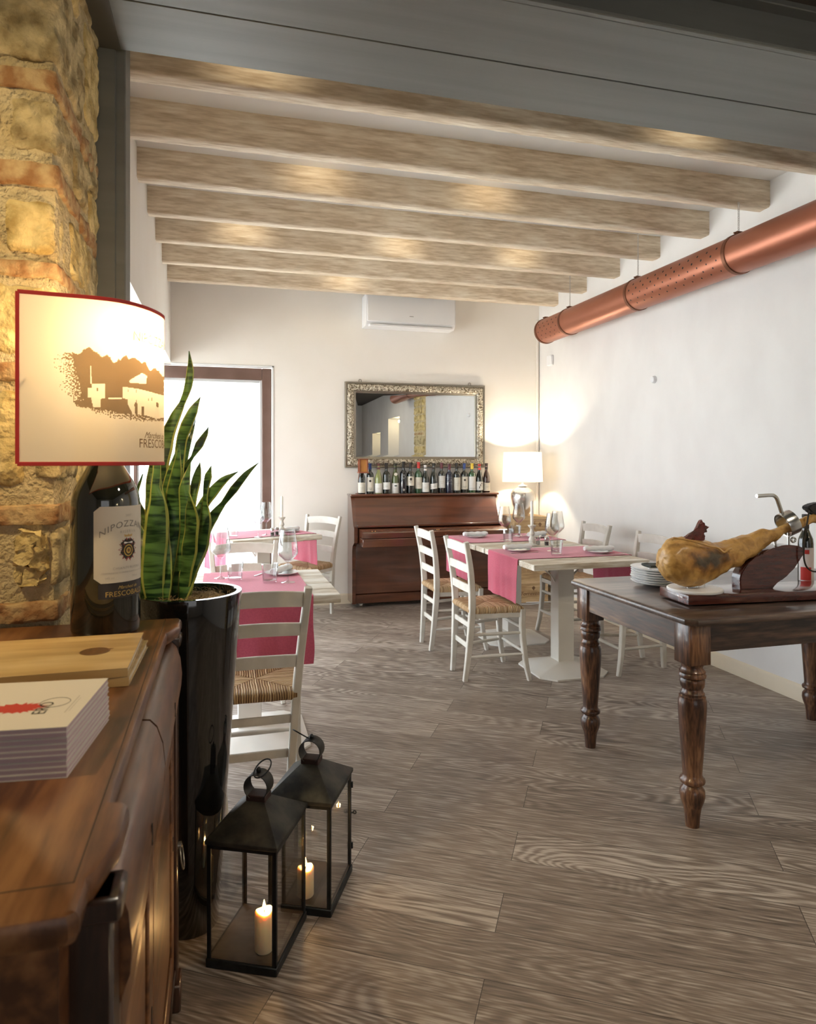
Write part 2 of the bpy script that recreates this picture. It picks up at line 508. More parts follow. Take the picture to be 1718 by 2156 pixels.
def rushmat():
    "woven rush: strands run across the rails, four fields meeting in the middle"
    m, nt, N, L, p = newmat('rush_weave')
    p.inputs['Roughness'].default_value = 0.6
    tc = N.new('ShaderNodeTexCoord'); sx = N.new('ShaderNodeSeparateXYZ'); L.new(tc.outputs['Object'], sx.inputs[0])
    ax = N.new('ShaderNodeMath'); ax.operation = 'ABSOLUTE'; L.new(sx.outputs['X'], ax.inputs[0])
    ay = N.new('ShaderNodeMath'); ay.operation = 'ABSOLUTE'; L.new(sx.outputs['Y'], ay.inputs[0])
    gt = N.new('ShaderNodeMath'); gt.operation = 'GREATER_THAN'; L.new(ax.outputs[0], gt.inputs[0]); L.new(ay.outputs[0], gt.inputs[1])
    mx = N.new('ShaderNodeMix'); mx.data_type = 'FLOAT'
    L.new(gt.outputs[0], mx.inputs[0]); L.new(sx.outputs['X'], mx.inputs[2]); L.new(sx.outputs['Y'], mx.inputs[3])
    nz = N.new('ShaderNodeTexNoise'); nz.inputs['Scale'].default_value = 14; L.new(tc.outputs['Object'], nz.inputs['Vector'])
    ad = N.new('ShaderNodeMath'); ad.operation = 'MULTIPLY_ADD'; ad.inputs[1].default_value = 0.012; L.new(nz.outputs['Fac'], ad.inputs[0]); L.new(mx.outputs[0], ad.inputs[2])
    fq = N.new('ShaderNodeMath'); fq.operation = 'MULTIPLY'; fq.inputs[1].default_value = 620; L.new(ad.outputs[0], fq.inputs[0])
    sn = N.new('ShaderNodeMath'); sn.operation = 'SINE'; L.new(fq.outputs[0], sn.inputs[0])
    n2 = N.new('ShaderNodeTexNoise'); n2.noise_dimensions = '1D'; n2.inputs['Scale'].default_value = 75; n2.inputs['Detail'].default_value = 3; L.new(ad.outputs[0], n2.inputs['W'])
    a = N.new('ShaderNodeMath'); a.operation = 'MULTIPLY_ADD'; a.inputs[1].default_value = 0.16; L.new(sn.outputs[0], a.inputs[0]); L.new(n2.outputs['Fac'], a.inputs[2])
    r = N.new('ShaderNodeValToRGB'); e = r.color_ramp.elements
    e[0].position = 0.28; e[0].color = (0.22, 0.11, 0.04, 1); e[1].position = 0.72; e[1].color = (0.86, 0.68, 0.45, 1)
    k = e.new(0.5); k.color = (0.55, 0.35, 0.16, 1)
    df = N.new('ShaderNodeMath'); df.operation = 'SUBTRACT'; L.new(ax.outputs[0], df.inputs[0]); L.new(ay.outputs[0], df.inputs[1])
    dab = N.new('ShaderNodeMath'); dab.operation = 'ABSOLUTE'; L.new(df.outputs[0], dab.inputs[0])
    sm = N.new('ShaderNodeMapRange'); sm.inputs['From Max'].default_value = 0.012; sm.inputs['To Min'].default_value = -0.16; sm.inputs['To Max'].default_value = 0.0; L.new(dab.outputs[0], sm.inputs['Value'])
    fld = N.new('ShaderNodeMath'); fld.operation = 'MULTIPLY_ADD'; fld.inputs[1].default_value = -0.09; L.new(gt.outputs[0], fld.inputs[0]); L.new(sm.outputs[0], fld.inputs[2])
    aa = N.new('ShaderNodeMath'); aa.operation = 'ADD'; L.new(a.outputs[0], aa.inputs[0]); L.new(fld.outputs[0], aa.inputs[1])
    L.new(aa.outputs[0], r.inputs['Fac']); L.new(r.outputs['Color'], p.inputs['Base Color'])
    b = N.new('ShaderNodeBump'); b.inputs['Strength'].default_value = 0.7; b.inputs['Distance'].default_value = 0.004
    L.new(sn.outputs[0], b.inputs['Height']); L.new(b.outputs[0], p.inputs['Normal'])
    return m

def leafmat():
    m, nt, N, L, p = newmat('leaf_green')
    p.inputs['Roughness'].default_value = 0.38
    tc = N.new('ShaderNodeTexCoord')
    mp = N.new('ShaderNodeMapping'); mp.inputs['Scale'].default_value = (6, 6, 45)
    n = N.new('ShaderNodeTexNoise'); n.inputs['Scale'].default_value = 1.0; n.inputs['Detail'].default_value = 3; n.inputs['Distortion'].default_value = 1.2
    r = N.new('ShaderNodeValToRGB'); e = r.color_ramp.elements
    e[0].position = 0.40; e[0].color = (0.010, 0.040, 0.010, 1); e[1].position = 0.58; e[1].color = (0.11, 0.23, 0.055, 1)
    L.new(tc.outputs['Object'], mp.inputs[0]); L.new(mp.outputs[0], n.inputs['Vector']); L.new(n.outputs['Fac'], r.inputs[0]); L.new(r.outputs[0], p.inputs['Base Color'])
    return m

M = {}
M['floor'] = floormat()
M['plaster'] = mat('warm_plaster', (0.84, 0.795, 0.73), 0.85, col2=(0.865, 0.825, 0.77), scale=2.2, bump=0.12, bscale=30, bdist=0.004)
M['plaster_right'] = mat('pearl_plaster', (0.755, 0.735, 0.715), 0.6, col2=(0.80, 0.785, 0.765), scale=3.5, stretch=(1, 1, 0.6), detail=8, bump=0.25, bscale=16, bdist=0.004, rough2=0.85)
M['ceil'] = mat('ceiling_white', (0.88, 0.86, 0.82), 0.9)
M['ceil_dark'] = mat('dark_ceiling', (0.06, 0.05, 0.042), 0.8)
M['base'] = mat('cream_skirting', (0.72, 0.62, 0.47), 0.45, col2=(0.78, 0.69, 0.54), scale=3)
M['steel'] = mat('painted_grey_steel', (0.145, 0.152, 0.145), 0.5, 0.1, col2=(0.175, 0.182, 0.175), scale=5, stretch=(0.15, 3, 3), bump=0.03, bscale=60)
M['beam'] = woodmat('limewashed_beam', (0.50, 0.39, 0.27), (0.68, 0.57, 0.43), (0.82, 0.74, 0.61), 'X', 5, rough=0.8, bump=0.5, knots=1.0, bdist=0.006, ring=0.09)
M['stone_y'] = mat('ochre_sandstone', (0.44, 0.31, 0.11), 0.9, col2=(0.80, 0.64, 0.31), scale=16, detail=9, lo=.36, hi=.60, bump=1.0, bscale=38, bdist=0.018)
M['stone_g'] = mat('grey_sandstone', (0.27, 0.20, 0.09), 0.9, col2=(0.66, 0.54, 0.30), scale=15, bump=1.0, bscale=34, bdist=0.020, detail=9, lo=.36, hi=.62)
M['brick'] = mat('old_orange_brick', (0.34, 0.17, 0.07), 0.9, col2=(0.58, 0.42, 0.22), scale=22, detail=8, lo=.38, hi=.64, bump=1.0, bscale=50, bdist=0.010)
M['mortar'] = mat('sandy_mortar', (0.55, 0.43, 0.23), 0.95, col2=(0.72, 0.60, 0.37), scale=12, bump=1.0, bscale=80, bdist=0.018)
M['brownframe'] = mat('brown_window_frame', (0.115, 0.062, 0.045), 0.45, col2=(0.15, 0.085, 0.065), scale=6)
M['whiteframe'] = mat('white_window_frame', (0.8, 0.8, 0.8), 0.4)
M['pane'] = glassmat('window_pane', (0.97, 0.99, 1.0), 0.8)
M['lanternglass'] = glassmat('lantern_pane', (0.985, 0.99, 0.985), 1.1)
M['glass'] = glassmat('clear_glass', (0.95, 0.96, 0.96), 1.7, 1.5)
M['copper'] = mat('satin_copper', (0.30, 0.105, 0.06), 0.38, 0.6, col2=(0.35, 0.13, 0.075), scale=6, stretch=(1, 0.2, 1))
M['copper_dark'] = mat('dark_copper_band', (0.16, 0.06, 0.03), 0.5, 0.6)
M['black'] = mat('black_hole', (0.01, 0.01, 0.01), 0.8)
M['chain'] = mat('chain_grey', (0.45, 0.42, 0.38), 0.5, 0.4)
M['white'] = mat('white_plastic', (0.80, 0.80, 0.81), 0.35)
M['ivory'] = mat('ivory_paint', (0.575, 0.54, 0.475), 0.5, col2=(0.68, 0.645, 0.585), scale=10, bump=0.1, bscale=40)
M['top'] = woodmat('whitewashed_planks', (0.46, 0.38, 0.28), (0.66, 0.60, 0.50), (0.82, 0.79, 0.73), 'X', 6, rough=0.6, bump=0.35)
M['metalbase'] = mat('cream_metal', (0.74, 0.71, 0.65), 0.4, col2=(0.78, 0.76, 0.71), scale=6)
M['pink'] = mat('raspberry_cloth', (0.48, 0.085, 0.145), 0.85, col2=(0.54, 0.105, 0.17), scale=120, bump=0.25, bscale=500, bdist=0.001, spec=0.25, sheen=0.3)
M['rush'] = rushmat()
M['piano'] = mat('polished_walnut', (0.085, 0.026, 0.012), 0.2, coat=0.8, col2=(0.135, 0.044, 0.020), scale=5, stretch=(0.25, 3, 3), detail=4, dist=0.6)
M['mahog'] = woodmat('mahogany_varnish', (0.055, 0.012, 0.008), (0.10, 0.024, 0.015), (0.15, 0.04, 0.024), 'X', 5, rough=0.2, coat=0.8, bump=0.02)
M['oldwood'] = woodmat('waxed_old_oak', (0.030, 0.016, 0.010), (0.085, 0.045, 0.027), (0.19, 0.105, 0.06), 'X', 5, rough=0.38, coat=0.25, bump=0.2)
M['oldtop'] = woodmat('worn_table_top', (0.035, 0.022, 0.017), (0.085, 0.055, 0.042), (0.15, 0.10, 0.078), 'X', 5, rough=0.28, coat=0.3, bump=0.1)
M['oldleg'] = woodmat('turned_old_oak', (0.035, 0.014, 0.008), (0.12, 0.052, 0.026), (0.25, 0.125, 0.06), 'Z', 9, rough=0.33, coat=0.35, bump=0.15)
M['cab'] = woodmat('antique_walnut', (0.085, 0.030, 0.009), (0.19, 0.075, 0.024), (0.29, 0.13, 0.046), 'Y', 4, rough=0.36, coat=0.3, bump=0.05)
M['cab'].node_tree.nodes['Principled BSDF'].inputs['Coat Roughness'].default_value = 0.28
M['cabdark'] = woodmat('dark_walnut_moulding', (0.02, 0.008, 0.004), (0.05, 0.02, 0.011), (0.10, 0.045, 0.024), 'Z', 5, rough=0.28, coat=0.5, bump=0.05)
M['pot'] = mat('black_lacquer', (0.006, 0.006, 0.006), 0.07, coat=1.0)
M['soil'] = mat('coir_fibre', (0.20, 0.13, 0.06), 0.95, col2=(0.45, 0.34, 0.18), scale=60, stretch=(1, 1, 1), bump=1.0, bscale=90, bdist=0.01)
M['leaf'] = leafmat()
M['leafedge'] = mat('leaf_yellow_margin', (0.42, 0.42, 0.10), 0.4, col2=(0.30, 0.36, 0.07), scale=30)
M['iron'] = mat('aged_zinc', (0.022, 0.023, 0.022), 0.48, 0.6, col2=(0.085, 0.078, 0.062), scale=14, detail=8, bump=0.1, bscale=60, rough2=0.65)
M['ironrim'] = mat('blackened_metal', (0.018, 0.021, 0.022), 0.45, 0.7, col2=(0.04, 0.043, 0.045), scale=20)
M['wax'] = mat('ivory_wax', (0.90, 0.74, 0.50), 0.5, sss=1.0)
M['flame'] = emit('candle_flame', (1.0, 0.62, 0.22), 28)
M['wick'] = mat('wick', (0.02, 0.015, 0.01), 0.9)
M['porc'] = mat('white_porcelain', (0.82, 0.82, 0.82), 0.15, coat=0.4)
M['linen'] = mat('white_linen', (0.80, 0.80, 0.79), 0.85, bump=0.2, bscale=300, bdist=0.001)
M['chrome'] = mat('brushed_steel', (0.62, 0.62, 0.60), 0.22, 1.0)
M['silver'] = mat('silvered_ceramic', (0.74, 0.70, 0.64), 0.22, 0.85)
M['crate'] = woodmat('pine_crate', (0.42, 0.27, 0.13), (0.58, 0.40, 0.21), (0.68, 0.50, 0.29), 'X', 5, rough=0.6, bump=0.1)
M['ink'] = mat('black_print', (0.035, 0.028, 0.022), 0.7)
M['brownink'] = mat('brown_branding', (0.20, 0.10, 0.045), 0.7)
M['paper'] = mat('label_paper', (0.72, 0.68, 0.60), 0.7)
M['gold'] = mat('gold_print', (0.62, 0.42, 0.12), 0.35, 0.8)
M['redprint'] = mat('red_print', (0.55, 0.04, 0.03), 0.6)
M['mirror'] = mat('mirror_glass', (0.86, 0.88, 0.87), 0.0, 1.0)
M['frame_silver'] = mat('carved_silver_leaf', (0.16, 0.12, 0.07), 0.35, 0.85, col2=(0.72, 0.66, 0.54), scale=55, detail=3, lo=0.42, hi=0.56, bump=1.0, bscale=55, bdist=0.02, dist=1.5)
M['frame_edge'] = mat('dull_silver_edge', (0.30, 0.27, 0.22), 0.35, 0.8)
# ================================================================ the setting
XR, XL, YB = 3.30, -0.45, 6.71
ZC = 3.165

bm = NB(); box(bm, -2.9, 3.6, -4.4, 7.0, -0.06, 0.0); struct('floor', bm, M['floor'], smooth=0)
bm = NB(); box(bm, -12.0, -0.86, -3.0, 12.0, -0.12, -0.05); box(bm, -0.86, 3.6, 7.02, 9.5, -0.12, -0.05)
struct('floor_terrace', bm, mat('terrace_paving', (0.72, 0.72, 0.70), 0.8, col2=(0.66, 0.66, 0.63), scale=2), smooth=0)
bm = NB(); box(bm, -0.9, 3.6, 2.1, 7.0, ZC, ZC + 0.1); struct('ceiling', bm, M['ceil'], smooth=0)
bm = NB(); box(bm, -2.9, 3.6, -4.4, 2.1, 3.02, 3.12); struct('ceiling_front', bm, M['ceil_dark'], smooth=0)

# back wall with the door opening (x -0.86 .. 0.475, up to 2.32)
bm = NB()
box(bm, 0.485, 3.6, YB, 7.0, 0, ZC + 0.05)
box(bm, -0.90, 0.485, YB, 7.0, 2.325, ZC + 0.05)
struct('wall_back', bm, M['plaster'], smooth=0)

# right wall with two lit niches in the front room
def wall_with_holes(bm, x0, x1, ys, holes, z1):
    "holes: (y0, y1, z0, z1)"
    y = ys[0]
    for (a, b, c, e) in sorted(holes):
        box(bm, x0, x1, y, a, 0, z1)
        if c > 0: box(bm, x0, x1, a, b, 0, c)
        if e < z1: box(bm, x0, x1, a, b, e, z1)
        y = b
    box(bm, x0, x1, y, ys[1], 0, z1)
bm = NB(); wall_with_holes(bm, XR, XR + 0.28, (-4.4, 7.0), [(-0.55, 0.55, 0.9, 2.33), (-2.5, -1.45, 1.0, 2.0)], ZC + 0.05)
box(bm, XR + 0.26, XR + 0.30, -4.4, 7.0, 0, ZC)
struct('wall_right', bm, M['plaster_right'], smooth=0)

# left wall: solid near the pier, above the glazed opening, thin return at the far corner
bm = NB()
box(bm, -0.80, XL, 2.50, 2.92, 0, ZC + 0.05)
box(bm, -0.80, XL, 2.92, YB, 2.34, ZC + 0.05)
struct('wall_left', bm, M['plaster'], smooth=0)

bm = NB(); box(bm, -2.9, -2.6, -4.4, 2.0, 0, 3.05); struct('wall_front_room_left', bm, M['plaster_right'], smooth=0)
bm = NB(); box(bm, -2.9, 3.6, -4.4, -4.1, 0, 3.05); struct('wall_front_room_rear', bm, M['plaster_right'], smooth=0)

# glazed opening in the left wall
wd = thing('window_1', None, None, (-0.78, 4.8, 0)); wd['kind'] = 'structure'
bm = NB()
for (y0, y1) in ((2.94, 3.02), (4.78, 4.86), (6.60, 6.70)): box(bm, -0.83, -0.77, y0, y1, 0.0, 2.33, 0.006)
for (z0, z1) in ((0.0, 0.09), (2.25, 2.335), (1.02, 1.07)): box(bm, -0.825, -0.775, 2.95, 6.69, z0, z1, 0.005)
obj('window_frame', bm, M['whiteframe'], wd, world=True)
bm = NB(); box(bm, -0.803, -0.797, 3.0, 6.62, 0.08, 2.26); obj('glass_pane', bm, M['pane'], wd, world=True, smooth=0)

# glazed door in the back wall
dr = thing('door_1', None, None, (-0.18, 6.80, 0)); dr['kind'] = 'structure'
bm = NB()
box(bm, 0.385, 0.475, 6.76, 6.83, 0, 2.315, 0.006); box(bm, -0.84, -0.75, 6.76, 6.83, 0, 2.315, 0.006)
box(bm, -0.748, 0.383, 6.762, 6.828, 2.20, 2.315, 0.004)
obj('door_frame', bm, M['brownframe'], dr, world=True)
bm = NB()
box(bm, 0.365, 0.39, 6.78, 6.82, 0, 2.21, 0.004); box(bm, -0.76, -0.735, 6.78, 6.82, 0, 2.21, 0.004)
box(bm, -0.733, 0.363, 6.781, 6.819, 2.175, 2.205, 0.004); box(bm, -0.733, 0.363, 6.781, 6.819, 0.0, 0.14, 0.004)
obj('glazing_bead', bm, mat('grey_bead', (0.55, 0.55, 0.55), 0.4), dr, world=True)
bm = NB(); box(bm, -0.74, 0.37, 6.797, 6.803, 0.13, 2.18); obj('glass_pane', bm, M['pane'], dr, world=True, smooth=0)

# white corner bead round the door opening
bm = NB()
box(bm, 0.475, 0.492, YB - 0.008, YB + 0.05, 0, 2.335, 0.002); box(bm, -0.45, 0.492, YB - 0.008, YB + 0.05, 2.318, 2.335, 0.002)
struct('trim_1', bm, M['whiteframe'])
# cable duct in the far right corner
bm = NB(); box(bm, XR - 0.035, XR - 0.012, YB - 0.022, YB - 0.002, 0.7, 2.93, 0.003); struct('trim_2', bm, M['plaster'])

# skirting boards
def skirt(name, f, L0, L1):
    bm = NB()
    prof = [(0, 0), (0.014, 0), (0.014, 0.082), (0.010, 0.094), (0.004, 0.10), (0, 0.10)]
    prism(bm, prof, lambda u, v: f(L0, u, v), lambda u, v: f(L1, u, v)); struct(name, bm, M['base'])
skirt('baseboard_right', lambda l, u, v: Vector((XR - u, l, v)), 2.56, YB)
skirt('baseboard_back', lambda l, u, v: Vector((l, YB - u, v)), 0.50, XR - 0.015)

# ---- painted steel portal: header casing and post
bm = NB()
box(bm, -0.42, XR + 0.02, 1.965, 2.272, 2.850, 2.862, 0.002)
box(bm, -0.42, XR + 0.02, 2.277, 2.555, 2.850, 2.862, 0.002)
box(bm, -0.42, XR + 0.02, 1.985, 2.54, 2.857, 3.4)
box(bm, -0.42, XR + 0.02, 1.945, 1.985, 2.851, 2.866, 0.003)
box(bm, -2.6, XR + 0.02, 1.94, 1.99, 3.0, 3.03, 0.003)
struct('trim_3', bm, M['steel'])
bm = NB()
box(bm, -0.47, -0.354, 2.552, 2.60, 0, 2.856, 0.002)
box(bm, -0.47, -0.3226, 2.572, 2.70, 0, 3.16, 0.004)
struct('trim_4', bm, M['steel'])
bm = NB(); box(bm, -0.45, -0.335, 1.95, 2.555, 2.846, 2.851); struct('trim_5', bm, mat('soffit_shade', (0.07, 0.068, 0.055), 0.5))  # dark strip under the header: the pier's shade put into its colour

# ---- stone pier (the wall between the two rooms), one structure, many stones
mats = [M['mortar'], M['stone_y'], M['stone_g'], M['brick']]
XS, YS = -0.405, 1.940
bm = NB()
rbox(bm, -0.95, XS - 0.010, YS + 0.012, 2.55, 0.9, 3.05, r=0.012, step=0.02, amp=0.010, freq=16, seed=3, mi=0)
box(bm, -2.6, -0.94, YS + 0.02, 2.50, 0, 3.05)
box(bm, -0.95, XS - 0.03, YS + 0.03, 2.52, 0, 0.95)
rng = random.Random(11)
def stone(x0, x1, y0, y1, z0, z1, mi, r=0.012, amp=0.007, step=0.011, freq=22):
    rbox(bm, x0, x1, y0, y1, z0, z1, r=r, step=step, amp=amp, freq=freq, seed=rng.random() * 9, mi=mi)
# corner stones and bricks: they show on the front and on the side
stone(-0.70, XS, YS, 2.30, 2.448, 2.70, 2, 0.02, 0.010)
stone(-0.72, XS, YS, 2.22, 2.725, 3.02, 1, 0.02, 0.010)
stone(-0.66, XS - .002, YS, 2.26, 2.372, 2.428, 3, 0.008, 0.004)
stone(-0.515, XS - .004, YS + .002, 2.15, 2.215, 2.350, 2, 0.014, 0.010)
stone(-0.67, XS, YS - .001, 2.24, 2.129, 2.188, 3, 0.008, 0.004)
stone(-0.530, XS - .012, YS - .004, 2.10, 1.955, 2.088, 1, 0.02, 0.007)
stone(-0.66, XS, YS, 2.24, 1.892, 1.934, 3, 0.008, 0.004)
stone(-0.60, XS - .004, YS, 2.16, 1.69, 1.872, 1, 0.02, 0.010)
stone(-0.66, XS, YS, 2.26, 1.625, 1.672, 3, 0.008, 0.004)
stone(-0.57, XS - .075, YS - .006, 2.12, 1.352, 1.600, 1, 0.03, 0.010)
stone(-0.462, XS, YS, 2.18, 1.372, 1.60, 2, 0.014, 0.010)
stone(-0.68, XS, YS - .004, 2.22, 1.254, 1.306, 3, 0.008, 0.004)
stone(-0.505, XS - .03, YS - .008, 2.0, 1.097, 1.236, 1, 0.012, 0.022, freq=40)
stone(-0.428, XS, YS + .004, 2.15, 1.097, 1.24, 2, 0.012, 0.008)
stone(-0.66, XS, YS - .004, 2.24, 1.004, 1.056, 3, 0.008, 0.005)
# stones left of them
for (x0, x1, z0, z1, mi) in ((-0.93, -0.72, 2.45, 2.69, 1), (-0.93, -0.745, 2.73, 3.02, 2), (-0.93, -0.70, 2.375, 2.43, 3), (-0.75, -0.545, 2.21, 2.35, 1), (-0.93, -0.69, 2.13, 2.19, 3),
                             (-0.78, -0.565, 1.95, 2.09, 2), (-0.93, -0.70, 1.89, 1.935, 3), (-0.83, -0.615, 1.68, 1.87, 1), (-0.83, -0.59, 1.36, 1.60, 1), (-0.93, -0.70, 1.255, 1.31, 3), (-0.80, -0.56, 1.09, 1.235, 1)):
    stone(x0, x1, YS + .002, YS + .06, z0, z1, mi, 0.02, 0.009, step=0.014)
# stones deeper along the side face
for (y0, y1, z0, z1, mi) in ((2.32, 2.53, 2.50, 2.80, 1), (2.24, 2.53, 2.82, 3.02, 2), (2.33, 2.53, 2.30, 2.48, 2), (2.27, 2.52, 2.355, 2.42, 3), (2.18, 2.36, 2.20, 2.345, 2), (2.38, 2.53, 2.16, 2.29, 1), (2.26, 2.53, 2.115, 2.17, 3),
                             (2.12, 2.35, 1.95, 2.10, 1), (2.37, 2.53, 1.93, 2.095, 2), (2.26, 2.53, 1.875, 1.92, 3), (2.18, 2.53, 1.68, 1.85, 2), (2.28, 2.53, 1.61, 1.66, 3),
                             (2.20, 2.53, 1.36, 1.59, 1), (2.24, 2.53, 1.25, 1.30, 3), (2.17, 2.36, 1.08, 1.235, 2), (2.38, 2.53, 1.09, 1.23, 1), (2.26, 2.53, 1.0, 1.05, 3)):
    stone(XS - 0.07, XS + .001, y0, y1, z0, z1, mi, 0.012, 0.010, step=0.014)
struct('wall_pier', bm, mats, smooth=60)

# matching pier against the right wall, seen in the mirror
bm = NB()
rbox(bm, 3.235, 3.36, 1.97, 2.53, 0, 2.86, r=0.02, step=0.03, amp=0.012, freq=10, seed=5, mi=0)
rng = random.Random(4); z = 0.02
while z < 2.75:
    h = rng.choice([0.055, 0.14, 0.18, 0.12])
    mi = 3 if h < 0.06 else rng.choice([1, 2])
    y = 1.965
    while y < 2.5:
        l = rng.uniform(0.16, 0.3); y1 = min(y + l, 2.535)
        if y1 > 2.49: y1 = 2.535
        stone(3.227, 3.28, y, y1, z, min(z + h, 2.84), mi, 0.014, 0.008, step=0.03); y = y1 + 0.02
        if y > 2.5: break
    z += h + 0.025
struct('wall_pier_right', bm, mats, smooth=60)

# ---- ceiling beams
words = ['nearest the grey header, its right half cut by the header', 'second from the grey header', 'third from the grey header',
         'fourth and middle one of the seven', 'third from the far wall', 'second from the far wall, above and behind the middle ones', 'nearest the far wall, over the air conditioner']
for i, y in enumerate((2.955, 3.506, 4.055, 4.608, 5.16, 5.713, 6.27)):
    bm = NB()
    rb = random.Random(50 + i)
    z0, z1 = 3.0, 3.17
    wdt = 0.098
    rings = []
    n = 150
    for k in range(n + 1):
        x = XL - 0.03 + (XR + 0.04 - XL + 0.03) * k / n
        j = lambda a, f, s: noise.noise(Vector((x * f, s + i * 7.7, 0))) * a
        wv = j(0.012, 1.6, 1) + j(0.006, 9, 2)
        wb = j(0.010, 1.9, 3) + j(0.005, 11, 4)
        fr = j(0.006, 2.2, 5)
        c1 = 0.007 + abs(j(0.014, 6, 6)); c2 = 0.006 + abs(j(0.012, 7, 7))
        rings.append([Vector((x, y + fr, z1)), Vector((x, y + fr * 1.3 + j(.003, 14, 8), (z0 + z1) / 2)), Vector((x, y + fr, z0 + c1 + wv * .5)), Vector((x, y + c1 * .8 + fr, z0 + wv * .4)),
                      Vector((x, y + wdt / 2, z0 + j(.003, 8, 9))), Vector((x, y + wdt - c2 + wb, z0 + wb * .4)), Vector((x, y + wdt + wb, z0 + c2)), Vector((x, y + wdt + wb * .4, z1))])
    loft(bm, rings)
    single('ceiling_beam', bm, M['beam'], 'limewashed wooden ceiling beam, ' + words[i], 'beam', 'limewashed ceiling beams', smooth=55)

# small warm spotlights between the beams, thrown on to the face of the next one
for (x, yb) in ((0.15, 2.955), (2.25, 2.955), (0.55, 4.055), (1.62, 4.055), (0.15, 5.16), (1.35, 5.16), (2.35, 5.16), (1.1, 6.27)):
    light('beam_spot', 'SPOT', (x, yb - 0.30, 3.13), 2.2, (1.0, 0.82, 0.54), size=0.04, rot=(R(78), 0, 0), spot=R(100))

# niches' own lamps in the front room
light('niche_lamp', 'POINT', (XR + 0.14, 0.0, 2.24), 7, (1.0, 0.80, 0.45), size=0.03)
light('niche_lamp', 'POINT', (XR + 0.14, -1.95, 1.92), 5, (1.0, 0.80, 0.45), size=0.03)

# ---- copper air duct along the right wall
DX, DZ, DR = 3.05, 2.68, 0.117
duct = thing('copper_duct', 'long round copper air duct hung on chains along the right wall', 'duct', (DX, 4.2, DZ - DR))
MY = Matrix.Translation((DX, 0, DZ)) @ Matrix.Rotation(R(-90), 4, 'X')     # z axis -> +y
def section(name, y0, y1, holes):
    bm = NB()
    lathe(bm, [(DR, y0), (DR, y1)], seg=64, M=MY, close=True)
    bmesh.ops.delete(bm, geom=[f for f in bm.faces if len(f.verts) > 4], context='FACES')
    if not holes:
        lathe(bm, [(DR - .002, y0), (DR - .002, y1)], seg=48, M=MY, close=False)
    else:
        # perforations: four staggered rows on the room side
        y = y0 + 0.06; r_ = 0
        while y < y1 - 0.04:
            for k, a in enumerate((158, 176, 194, 212, 230)):
                yy = y + (0.045 if k % 2 else 0)
                if yy > y1 - 0.04: continue
                ang = R(a); d = Vector((math.cos(ang), 0, math.sin(ang))); t = Vector((-math.sin(ang), 0, math.cos(ang)))
                c = Vector((DX, yy, DZ)) + d * (DR + 0.0012)
                s = 0.0078 if k < 2 else 0.006
                addf(bm, [bm.verts.new(c + (t * math.cos(q * PI / 5) + Vector((0, 1, 0)) * math.sin(q * PI / 5)) * s) for q in range(10)], 1)
            y += 0.088
    obj(name, bm, [M['copper'], M['black']], duct, world=True)
section('plain_pipe', 1.2, 3.487, False)
section('perforated_pipe', 3.487, 4.53, True)
section('plain_pipe', 4.53, 5.575, False)
section('perforated_pipe', 5.575, 6.05, True)
bm = NB(); lathe(bm, [(DR, 6.05), (DR * .9, 6.085), (DR * .5, 6.10), (0, 6.105)], seg=48, M=MY, close=False); obj('end_cap', bm, M['copper'], duct, world=True)
for y in (2.44, 3.487, 4.53, 5.575, 6.045):
    bm = NB()
    lathe(bm, [(DR + .001, y - .016), (DR + .006, y - .013), (DR + .006, y + .013), (DR + .001, y + .016)], seg=64, M=MY, close=False)
    box(bm, DX - .022, DX + .022, y - .014, y + .014, DZ + DR + .002, DZ + DR + .022, .003)
    tube(bm, [(DX - .035, y, DZ + DR + .012), (DX + .035, y, DZ + DR + .012)], .005)
    obj('clamp_band', bm, M['copper_dark'], duct, world=True)
    if 2.5 < y < 6:
        bm = NB(); z = DZ + DR + .02; k = 0
        while z < (3.0 if y == 3.487 else 3.145):
            torus(bm, (DX, y, z), .006, .0016, (1, 0, 0) if k % 2 else (0, 1, 0), 10, 5); z += .011; k += 1
        obj('chain', bm, M['chain'], duct, world=True)

# ---- air conditioner on the back wall
ac = thing('air_conditioner', 'long white air conditioner mounted high on the far wall', 'air conditioner', (1.81, 6.60, 2.735))
bm = NB()
prof = [(6.705, 2.74), (6.53, 2.735), (6.495, 2.76), (6.478, 2.80), (6.478, 3.02), (6.50, 3.045), (6.705, 3.05)]
prism(bm, prof, lambda u, v: Vector((1.36, u, v)), lambda u, v: Vector((2.27, u, v))); obj('housing', bm, M['white'], ac, world=True)
bm = NB(); box(bm, 1.368, 2.262, 6.470, 6.482, 2.775, 3.03, .004); obj('front_panel', bm, M['white'], ac, world=True)
bm = NB(); box(bm, 1.39, 2.24, 6.475, 6.53, 2.730, 2.752, .004, M=None); obj('louvre', bm, M['white'], ac, world=True)
bm = NB(); box(bm, 1.79, 1.83, 6.468, 6.471, 2.835, 2.841); obj('badge', bm, mat('grey_badge', (.3, .3, .3), .4), ac, world=True)

# ---- small fittings on the right wall
bm = NB(); box(bm, XR - .03, XR, 6.37, 6.475, 2.405, 2.51, .006); single('junction_box', bm, M['white'], 'small square white box high on the right wall near the far corner', 'wall box')
bm = NB(); lathe(bm, [(0, 0), (.030, 0), (.030, .008), (.024, .024), (.010, .032), (0, .033)], seg=24, M=Matrix.Translation((XR, 4.68, 2.06)) @ Matrix.Rotation(R(-90), 4, 'Y'), close=False)
single('wall_sensor', bm, M['white'], 'small round white button sensor on the right wall below the copper duct', 'sensor')
# ================================================================ dining furniture
TZ = 0.785   # table top height

